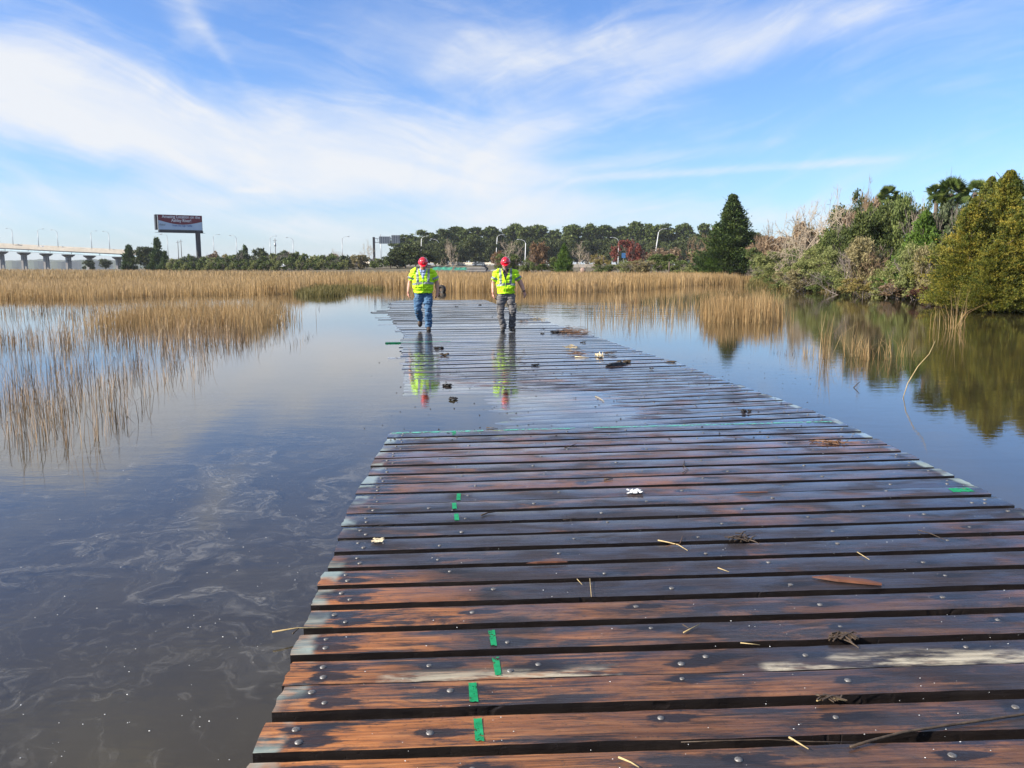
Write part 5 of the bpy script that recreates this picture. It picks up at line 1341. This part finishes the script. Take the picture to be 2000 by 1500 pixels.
    vin = lambda c, n_: c.y < nb.y - .015 and c.z > VB and abs(c.x - cxn) < VW * (c.z - VB) / (VT - VB) and n_.y < .5
    shirt = split_faces(vest, vin, 'shirt', -.004)
    drop_faces(vest, vin)
    vo = link('vest', vest, M_VEST, body)
    so = link('shirt', shirt, P['shirt'], body)
    mb = MB()   # collar
    for s in (-1, 1): limb(mb, [(nb + Vector((s * .060, .03, .02)), .013, .026), (nb + Vector((s * .055, -.040, -.005)), .013, .028), (nb + Vector((s * .030, -.090, -.055)), .011, .022)], 8)
    mb.build('collar', P['shirt'], so, True)
    bz = P['band']; hw = .027
    arm_ax = {s: (Vector(A[0]), Vector(A[1])) for s, A in P['arms'].items()}
    def near_arm(c):
        for s, (a, b) in arm_ax.items():
            d = (b - a); L = d.length; d = d / L; t = (c - a).dot(d); r = (c - (a + d * t)).length
            if -.02 < t and r < .118 and (c.x - P['torso'][4][0]) * s > P['armx']: return t / L
        return None
    def hband(c, n_): return near_arm(c) is None and abs(c.z - (bz + .018 * math.sin(c.x * 9 + 1))) < hw
    link('reflective_band', split_faces(vest, hband, 'reflective_band', .004), M_REFL, vo)
    for s in (-1, 1):
        fb = split_faces(vest, lambda c, n_: near_arm(c) is None and c.z > bz + hw - .004 and abs(s * (c.x - cxn) - (P['vx'] + .10 * max(0, (c.z - bz) / .42) * P.get('vslope', .15))) < .026, 'reflective_band', .0045)
        link('reflective_band', fb, M_REFL, vo)
        link('reflective_band', split_faces(vest, lambda c, n_: (near_arm(c) or 0) > 0 and (c.x - cxn) * s > 0 and P['slv'] * .70 < near_arm(c) < P['slv'] * 1.0, 'reflective_band', .004), M_REFL, vo)
    # front closure
    zb_, zt_ = P['hem'] + .015, VB
    pts = []
    for i in range(9):
        z = zb_ + (zt_ - zb_) * i / 8
        ys_ = [v.co.y for v in vest.vertices if abs(v.co.x - cxn) < .012 and abs(v.co.z - z) < .012]
        pts.append((cxn + .004 * math.sin(i), (min(ys_) if ys_ else -.15) - .001, z))
    MB().tube(pts, .006, 6).build('zip_placket', M_VEST, vo, True)
    # ---- trousers
    mb = MB(); wz = P['waist']
    mb.loft([ell((x, y, z), rx, ry, 22, None, .9) for x, y, z, rx, ry in P['pelvis']])
    for s, Lg in P['legs'].items():
        hip, kn, an, toe = [Vector(a) for a in Lg]; tr_ = P['tr']
        kd = (kn - hip).normalized()
        limb(mb, [(hip, .112 * tr_, .120), (hip.lerp(kn, .5), .098 * tr_, .104), (kn, .078 * tr_, .084), (kn.lerp(an, .4), .080 * tr_, .082), (kn.lerp(an, .85), .076 * tr_, .080), (an + Vector((0, .0, .01)), .074 * tr_, .080)], 16)
        if P.get('cargo'): mb.box(hip.lerp(kn, .72) + Vector((s * .075, .0, 0)), (.045, .15, .19))
    tro = fuse(mb, .0095, 4, 'trousers')
    wrinkle(tro, .022, 9, 9, 12, P['seed'] + 2); wrinkle(tro, .016, 6, 6, 26, P['seed'] + 8)
    link('trousers', tro, P['trousers'], body)
    # ---- boots
    for s, Lg in P['legs'].items():
        hip, kn, an, toe = [Vector(a) for a in Lg]; fd = (toe - an); flat = Vector((fd.x, fd.y, fd.z + .035)).normalized()
        upv = Vector((0, 0, 1)); upv = (upv - flat * upv.dot(flat)).normalized(); sd = flat.cross(upv)
        B = lambda f, u_, w_=0: an + flat * f + upv * u_ + sd * w_
        mb = MB()
        mb.loft([[B(f, -.055 + (h_ + .0) * .5 + q.z, q.x) for q in [Vector((math.cos(2 * math.pi * k / 14) * w_, 0, math.sin(2 * math.pi * k / 14) * h_ * .5)) for k in range(14)]] for f, w_, h_ in ((-.095, .022, .05), (-.085, .036, .085), (-.04, .043, .12), (.02, .044, .115), (.07, .047, .09), (.12, .050, .078), (.165, .043, .062), (.185, .022, .036))])
        limb(mb, [(B(-.02, .0), .052, .058), (B(-.012, .05), .052, .056), (B(-.005, .10), .054, .058)], 12)
        bo = link('boot', fuse(mb, .007, 2, 'boot'), P['boots'], body)
        MB().loft([[B(f, u_, sg * w_) for f, w_ in outline for sg in (1,)] + [B(f, u_, -w_) for f, w_ in reversed(outline)] for outline in [((-.100, .020), (-.085, .038), (-.03, .044), (.03, .042), (.09, .051), (.14, .050), (.18, .032), (.192, .010))] for u_ in (-.078, -.054)]).build('sole', M_SOLE, bo)
    # ---- lanyard / watch
    if P.get('watch'):
        A = P['arms'][P['watch']]; e_, w_ = Vector(A[1]), Vector(A[2]); c_ = e_.lerp(w_, .93); t_ = (w_ - e_).normalized()
        wo = MB().tube([c_ - t_ * .013, c_ + t_ * .013], .036, 16).build('watch', M_BLACK, body, True)
    return body
TA = [(0, .02, .90, .185, .125), (0, .0, .98, .215, .165), (0, -.02, 1.06, .232, .190), (0, -.035, 1.14, .232, .188), (0, -.03, 1.24, .228, .162), (0, -.025, 1.34, .222, .145), (0, -.02, 1.42, .205, .122), (0, -.02, 1.475, .165, .10), (0, -.025, 1.515, .105, .078)]
pA = dict(head=(.01, -.145, 1.635), pitch=.50, hyaw=.05, neck=(0, -.05, 1.50), torso=TA, seed=1.3, curl=.42,
          arms={-1: ((-.205, -.015, 1.425), (-.300, .03, 1.165), (-.335, -.03, .945), (.02, -.10, -1), (1, .25, 0)), 1: ((.205, -.015, 1.425), (.305, .03, 1.165), (.318, -.01, .945), (-.12, -.16, -1), (-1, .25, 0))},
          thumb={-1: -1, 1: 1}, hem=.925, hemring=(0, -.01, .208, .168), slv=.60, vee=(1.235, 1.50, .088), shirt=M_SHIRTB, band=1.155, armx=.19, vx=.118,
          waist=.98, pelvis=[(0, .02, .80, .150, .115), (0, .02, .86, .185, .132), (0, .015, .94, .198, .145), (0, .01, 1.02, .20, .15)], tr=1.0, trousers=M_DENIM, boots=M_BOOTB,
          legs={-1: ((-.095, .02, .88), (-.135, -.10, .525), (-.095, .24, .27), (-.105, .16, .09)), 1: ((.095, .0, .88), (.110, -.16, .485), (.110, -.19, .085), (.125, -.36, .035))})
gA = gnd(828, 645.5, .012)
TB = [(0, .02, .90, .180, .120), (0, .0, .98, .205, .150), (0, -.01, 1.06, .210, .160), (0, -.015, 1.14, .210, .158), (0, -.015, 1.24, .212, .148), (0, -.015, 1.34, .212, .138), (0, -.01, 1.42, .198, .118), (0, -.01, 1.475, .160, .10), (0, -.015, 1.515, .10, .078)]
pB = dict(head=(.0, -.120, 1.640), pitch=.42, hyaw=-.06, neck=(0, -.035, 1.50), torso=TB, seed=7.7, curl=.5, beard=True, watch=1,
          arms={-1: ((-.195, -.005, 1.425), (-.285, .02, 1.165), (-.290, -.07, .935), (.10, -.15, -1), (1, .25, 0)), 1: ((.195, -.005, 1.425), (.335, .04, 1.185), (.425, .02, .965), (.22, -.06, -1), (-1, .3, 0))},
          thumb={-1: -1, 1: 1}, hem=.915, hemring=(0, .0, .205, .150), slv=.62, vee=(1.235, 1.50, .085), shirt=M_SHIRTK, band=1.135, armx=.18, vx=.112,
          waist=.98, pelvis=[(0, .02, .80, .150, .115), (0, .02, .86, .185, .132), (0, .015, .94, .198, .140), (0, .01, 1.02, .198, .14)], tr=1.04, trousers=M_GREYP, boots=M_BOOTK, cargo=True,
          legs={-1: ((-.100, .0, .88), (-.115, -.13, .485), (-.060, -.10, .085), (-.070, -.27, .035)), 1: ((.095, .02, .88), (.165, -.09, .49), (.135, .06, .085), (.195, -.09, .035))})
gB = gnd(988, 647.5, .012)
WA = make_person((gA.x, gA.y, .022), math.radians(4), pA, 'worker in red helmet, blue jeans and pale blue shirt, left of the two')
WB = make_person((gB.x, gB.y, .020), math.radians(-2), pB, 'worker in red helmet, grey cargo trousers and black shirt, right of the two')

WA.scale = (1.16, 1.10, 1.065); WB.scale = (1.12, 1.10, 1.065)
# ---------------------------------------------------------------- litter on the boards
def on_deck(px, py):
    """point on the plank tops under a photo pixel"""
    best = None
    for k, v in PLANKS.items():
        o, lf, lb, rf, rb, c, rz = v; u, vv = ppos(k, px, py); s = abs(vv - .5)
        if best is None or s < best[0]:
            L = (rf - lf).length; z = max(0, min(1, u / L)); zz = lf.z * (1 - z) + rf.z * z; best = (s, zz)
    z = max(best[1], 0.0); return gnd(px, py, z + .003)
def lump(px, py, wpx, hpx, lab, name='debris_clod', cat='clod', mat=None, seed=1, n=7, flat=.28, group='dark clods on the boards'):
    g = on_deck(px, py + hpx * .4); s = g.y / F; rg = np.random.default_rng(seed); mb = MB()
    for i in range(n):
        r = wpx * s * rg.uniform(.09, .19); x = rg.uniform(-.38, .38) * wpx * s
        mb.ball((x, rg.normal(0, .25) * wpx * s * .5, r * flat * .7 + rg.random() * hpx * s * .3), r, (1.2, 1, flat + .25), 9, 6, Matrix.Rotation(rg.uniform(0, 3), 3, 'Z'))
    for v in mb.bm.verts: v.co += Vector((mnoise.noise(v.co * 40 + Vector((seed, 0, 0))), mnoise.noise(v.co * 40 + Vector((0, seed, 0))), mnoise.noise(v.co * 40 + Vector((0, 0, seed))))) * wpx * s * .07
    return tag(mb.build(name, mat or M_CLOD, None, False, g), lab, cat, group)
M_CLOD = mottled('dark_mussel_mud', (.006, .006, .006), (.030, .024, .018), 30, .5)
M_CLODB = mottled('brown_mud', (.03, .02, .012), (.10, .07, .04), 30, .7)
M_PAPER = mottled('white_paper', (.66, .66, .64), (.80, .79, .77), 8, .7)
M_CREAM = mottled('cream_foam', (.50, .40, .24), (.72, .62, .42), 20, .7)
for i, (px, py, w_, h_, lab, mt, n_) in enumerate(((873, 750, 24, 9, 'dark mussel clod on the water covered boards under the left reflection', M_CLOD, 9), (886, 777, 24, 9, 'dark mussel clod nearest the camera left, beside the red reflections', M_CLOD, 9), (857, 678, 22, 6, 'flat dark clod just before the left worker', M_CLOD, 7),
        (867, 691, 22, 8, 'brown clod before the left worker, nearer than the flat dark one', M_CLODB, 7), (1046, 711, 18, 6, 'small dark clod right of the second worker reflection', M_CLOD, 6), (1218, 705, 28, 8, 'brown crumbly clod behind the dark wood chunk', M_CLODB, 9), (1272, 718, 11, 10, 'small upright dark clod near the right deck edge', M_CLOD, 6),
        (1458, 799, 20, 13, 'dark clod on the boards close to the green line', M_CLOD, 9), (1059, 641, 10, 4, 'tiny dark clod right of the second worker boots', M_CLOD, 5), (1059, 650, 12, 4, 'low dark clod right below the tiny one by the boots', M_CLOD, 5), (1086, 648, 26, 6, 'long dark clod at the left tip of the straw heap', M_CLOD, 8), (1103, 646, 18, 7, 'dark clod joined to the straw heap', M_CLOD, 7),
        (1138, 667, 12, 6, 'dark clod between straw heap and deck edge', M_CLOD, 6), (1123, 776, 8, 5, 'tiny dark speck clod on the flooded boards', M_CLOD, 4), (960, 618, 7, 4, 'dark clod behind the second worker left leg', M_CLOD, 4), (890, 598, 10, 3, 'dark clod behind the first worker', M_CLOD, 5), (938, 595, 10, 3, 'dark clod between the workers far on the deck', M_CLOD, 5))):
    lump(px, py, w_, h_, lab, mat=mt, seed=20 + i, n=n_)
def straw_heap(px, py, wpx, dpx, n, lab, name='straw_heap', mat=None, L=(.05, .2), hz=.03):
    g = on_deck(px, py); s = g.y / F; V = []; Q = []; T_ = []
    rg = np.random.default_rng(int(px)); sl = 1.0 / (1.66 / g.y)
    mb = MB()
    for i in range(n):
        x, y = rg.normal(0, .33) * wpx * s, rg.normal(0, .33) * dpx * s * sl
        a = rg.normal(0, .6); l = rg.uniform(*L); d = Vector((math.cos(a), math.sin(a), rg.normal(0, .1))) * l * .5; c_ = Vector((x, y, abs(rg.normal(0, hz)) + .006))
        mb.tube([c_ - d, c_ + d * .2 + Vector((0, .01, .004)), c_ + d], [.004, .004, .002], 4)
    return tag(mb.build(name, mat or M_STRAW, None, False, g), lab, 'dry straw', 'bits of straw and sticks on the boards')
straw_heap(1120, 650, 46, 10, 130, 'heap of dry straw at the deck edge right of the workers', mat=M_BROWNST, L=(.08, .3), hz=.05)
straw_heap(1115, 681, 20, 3, 24, 'small tan straw tuft before the straw heap')
straw_heap(1129, 693, 24, 3, 34, 'brown straw strip left of the cream foam scrap', mat=M_BROWNST)
straw_heap(1192, 692, 18, 3, 20, 'dark wispy straw right above the cream foam scrap', mat=M_TWIG)
straw_heap(1050, 625, 22, 4, 30, 'straw tuft behind the second worker, on his left side', mat=M_STRAW)
straw_heap(1021, 629, 14, 3, 18, 'brown straw bit right beside the second worker leg', mat=M_BROWNST)
straw_heap(1650, 1248, 44, 12, 40, 'dried brown weed lying across two near boards', mat=M_TWIG, L=(.03, .10), hz=.006)
straw_heap(1625, 866, 50, 4, 30, 'reddish bark shreds near the right deck edge', mat=M_BROWNST, L=(.05, .16), hz=.006)
straw_heap(1450, 1055, 30, 8, 22, 'dark weed wisp stuck in the gap between boards', mat=M_TWIG, L=(.04, .11), hz=.008)
straw_heap(1620, 1368, 40, 6, 9, 'grey grass wisp on a near board', mat=M_TWIG, L=(.04, .10), hz=.004)
def crumpled(px, py, wpx, dpx, lab, mat, name='paper_scrap', cat='scrap', rise=.03, seed=3):
    g = on_deck(px, py); s = g.y / F; n = 14; V = []; sl = g.y / 1.66
    for j in range(n):
        for i in range(n):
            x, y = (i / (n - 1) - .5), (j / (n - 1) - .5); k = 1 + .35 * mnoise.noise((x * 4 + seed, y * 4, 0))
            V.append((x * wpx * s * k, y * dpx * s * sl * k, .006 + rise * abs(mnoise.noise((x * 5, y * 5, seed))) * 1.6))
    Q = [(j * n + i, j * n + i + 1, (j + 1) * n + i + 1, (j + 1) * n + i) for j in range(n - 1) for i in range(n - 1)
         if mnoise.noise((i * .3 + seed, j * .3, 5)) + .55 - max(abs(i / 13 - .5), abs(j / 13 - .5)) > .0]
    me = np_mesh(name, V, Q); o = link(name, me, mat, loc=g); so = o.modifiers.new('t', 'SOLIDIFY'); so.thickness = .002
    return tag(o, lab, cat)
crumpled(1240, 962, 30, 7, 'crumpled white paper scrap in the middle of the deck', M_PAPER, rise=.018)
crumpled(1171, 697, 15, 4, 'cream coloured foam scrap right of the flat white stick', M_CREAM, 'foam_scrap', rise=.08, seed=8)
crumpled(738, 1057, 22, 8, 'pale chip on the third board near the left deck edge', M_CREAM, 'wood_chip', rise=.004, seed=11)
def stick(pts, r, mat, lab, name='stick', cat='stick', z=.006, group='bits of straw and sticks on the boards'):
    P = [on_deck(px, py) + Vector((0, 0, z)) for px, py in pts]; rr_ = [r * .72 * (1 - .5 * i / max(1, len(P) - 1)) for i in range(len(P))]
    return wire(name, P, rr_, mat, lab, cat, group)
stick([(1123, 697), (1150, 699)], .012, M_CREAM, 'flat white stick left of the cream foam scrap')
stick([(1163, 775), (1172, 779), (1180, 785)], .008, M_STRAW, 'pale curled straw on the flooded boards right of the reflections')
def wood_chunk(px0, py0, px1, py1, wd, th, mat, lab, name='wood_chunk'):
    a, b = on_deck(px0, py0), on_deck(px1, py1); d = (b - a); L = d.length; rz = math.atan2(d.y, d.x)
    mb = MB(); n = 9; rings = []
    for i in range(n):
        t = i / (n - 1); k = (.25 + .75 * min(1, t * 4) * min(1, (1 - t) * 3 + .35)); w_ = wd * k; h_ = th * k
        j = .15 * wd * mnoise.noise((t * 6, px0, 0))
        rings.append([((t - .5) * L, -w_ / 2 + j, .002), ((t - .5) * L, w_ / 2 + j, .002), ((t - .5) * L, w_ * .4 + j, h_ * (1 + .3 * mnoise.noise((t * 8, 1, px0)))), ((t - .5) * L, -w_ * .35 + j, h_)])
    return tag(mb.loft(rings).build(name, mat, None, False, (a + b) / 2, rz), lab, 'wood piece')
M_SPLIN = mottled('red_brown_splinter', (.07, .028, .016), (.16, .062, .03), 10, .5, stretch=(.6, 8, 1))
wood_chunk(1183, 716, 1222, 712, .085, .05, M_CLOD, 'dark block of wet wood on the flooded boards')
wood_chunk(1586, 1128, 1722, 1142, .055, .014, M_SPLIN, 'long red brown wood splinter on the right foreground boards', 'wood_splinter')
wood_chunk(1028, 1101, 1108, 1098, .018, .010, M_SPLIN, 'thin brown wood splinter in the gap near the deck middle', 'wood_splinter')
wood_chunk(1432, 963, 1500, 961, .03, .006, M_SPLIN, 'thin orange wood sliver right of the white paper scrap', 'wood_splinter')
wood_chunk(1300, 707, 1322, 707, .05, .02, M_CLODB, 'brown flat wood piece at the right deck edge by the joint', 'wood_splinter')
stick([(1285, 1057), (1305, 1061), (1325, 1066), (1343, 1077)], .006, M_STRAW, 'forked pale twig beside the deck middle')
stick([(1333, 1050), (1328, 1063), (1300, 1069)], .005, M_BROWNST, 'brown twig crossing the forked pale twig')
stick([(1335, 1238), (1367, 1221)], .005, M_STRAW, 'straight straw of the crossed pair on a near board')
stick([(1333, 1222), (1348, 1231)], .004, M_TWIG, 'short dark straw of the crossed pair on a near board')
stick([(1541, 1443), (1579, 1466)], .0055, M_STRAW, 'bright yellow straw on the nearest boards, the longer one')
stick([(1208, 1482), (1232, 1492), (1248, 1502)], .0055, M_STRAW, 'bright straw at the bottom picture edge')
stick([(940, 1008), (953, 1003), (969, 1001)], .008, M_TWIG, 'small dark curled leaf left of the deck middle', 'dry_leaf', 'leaf')
stick([(1674, 1080), (1698, 1095)], .004, M_STRAW, 'thin pale straw right of the forked twig')
stick([(1402, 1111), (1424, 1119)], .0045, M_STRAW, 'short yellow straw above the long splinter')
stick([(1152, 1132), (1155, 1168)], .003, M_STRAW, 'thin straw pointing at the camera in the deck middle')
stick([(1127, 1133), (1137, 1144)], .003, M_STRAW, 'tiny slanted straw beside the one pointing at the camera')
stick([(1337, 902), (1334, 910), (1344, 919)], .006, M_TWIG, 'small curved dark twig over a gap far right of the paper')
stick([(1333, 925), (1344, 917)], .005, M_TWIG, 'short dark twig touching the small curved one')
stick([(1793, 1037), (1820, 1045), (1845, 1056)], .004, M_TWIG, 'thin dark twig on the right boards')
stick([(1100, 1017), (1126, 1013)], .004, M_TWIG, 'thin dark straw left of the forked twig')
stick([(1180, 938), (1197, 937)], .012, M_TWIG, 'dark short twig lump left above the white paper', z=.008)
stick([(1103, 876), (1126, 868)], .008, M_TWIG, 'dark twig on the boards just past the green dashes')
stick([(950, 836), (972, 838)], .008, M_TWIG, 'dark thin twig lying along the green line')
stick([(1595, 1372), (1615, 1364), (1652, 1372)], .004, M_STRAW, 'grey looped grass stem on a near right board')
stick([(1446, 1258), (1484, 1262)], .0035, M_STRAW, 'pale grass stem lying in a near gap')
stick([(532, 1237), (580, 1229), (650, 1228)], .006, M_STRAW, 'long pale reed stem across the left deck edge over the water')
stick([(572, 1240), (584, 1229)], .006, M_TWIG, 'curled dark leaf tip at the left deck edge', 'dry_leaf', 'leaf')
P_ = [on_deck(px, py) + Vector((0, 0, .006)) for px, py in ((1660, 1462), (1700, 1450), (1760, 1434), (1840, 1421), (1920, 1410), (2000, 1398), (2080, 1380))]
wire('cable', P_, .005, M_TWIG, 'thin dark cable running off the right side of the nearest boards', 'cable')
P_ = [on_deck(px, py) + Vector((0, 0, .005)) for px, py in ((1330, 1452), (1420, 1449), (1500, 1447), (1580, 1451), (1700, 1453))]
wire('grass_stem', P_, .0018, M_TWIG, 'long grey grass stem along the nearest gap', 'stick', 'bits of straw and sticks on the boards')
# tyre at the far end of the boards
gt = gnd(862, 570, .02); e = empty('tyre', (gt.x, gt.y, .17), math.radians(66)); e.scale = (.6, .6, .6); tag(e, 'black tyre standing at the far end of the boards behind the first worker', 'tyre')
mb = MB(); nT = 28
V = []; Q = []
prof = [(.20, -.17), (.30, -.24), (.42, -.25), (.50, -.20), (.52, 0), (.50, .20), (.42, .25), (.30, .24), (.20, .17), (.22, 0)]
for i in range(nT):
    a = 2 * math.pi * i / nT
    for r, x in prof: V.append((x, math.cos(a) * r, math.sin(a) * r))
for i in range(nT):
    for k in range(10): Q.append((i * 10 + k, i * 10 + (k + 1) % 10, ((i + 1) % nT) * 10 + (k + 1) % 10, ((i + 1) % nT) * 10 + k))
link('tread', np_mesh('tread', V, Q, smooth=True), M_CLOD, e)
MB().tube([(-.12, 0, 0), (.12, 0, 0)], .21, 20).build('rim', mottled('rusty_rim', (.06, .04, .03), (.14, .10, .07), 8, .6), e)
# foam flecks: on the near water and on the boards
rg = np.random.default_rng(77); V = []; Q = []
def fleck(p, r):
    b = len(V); n = 6
    for k in range(n):
        a = 2 * math.pi * k / n; V.append((p.x + math.cos(a) * r * rg.uniform(.6, 1.2), p.y + math.sin(a) * r * rg.uniform(.5, 1.0), p.z))
    V.append((p.x, p.y, p.z + r * .6))
    for k in range(n): Q.append((b + k, b + (k + 1) % n, b + n))
for i in range(120):
    px, py = rg.uniform(0, 640), 900 + 620 * rg.random() ** .9
    g = gnd(px, py, .001)
    if px < 780 - (py - 820) * .42: fleck(g, rg.uniform(.0010, .0034) * (1 + .05 * g.y))
for i in range(170):
    px, py = rg.uniform(640, 2000), 850 + 650 * rg.random() ** .8
    if px > 780 - (py - 845) * .37 and px < 1650 + (py - 825) * 2.1: fleck(on_deck(px, py), rg.uniform(.0010, .0030) * (1.0 + .04 * gnd(px, py).y))
tag(link('foam_flecks', np_mesh('foam_flecks', V, Q), M_PAPER), 'tiny white foam flecks scattered on near water and boards', 'foam', kind='stuff')
V = []; Q = []
for i in range(220):
    px, py = rg.uniform(700, 1600), rg.uniform(690, 860); fleck(on_deck(px, py), rg.uniform(.006, .016))
tag(link('dark_flecks', np_mesh('dark_flecks', V, Q), M_CLOD), 'tiny dark specks floating over the flooded boards', 'specks', kind='stuff')
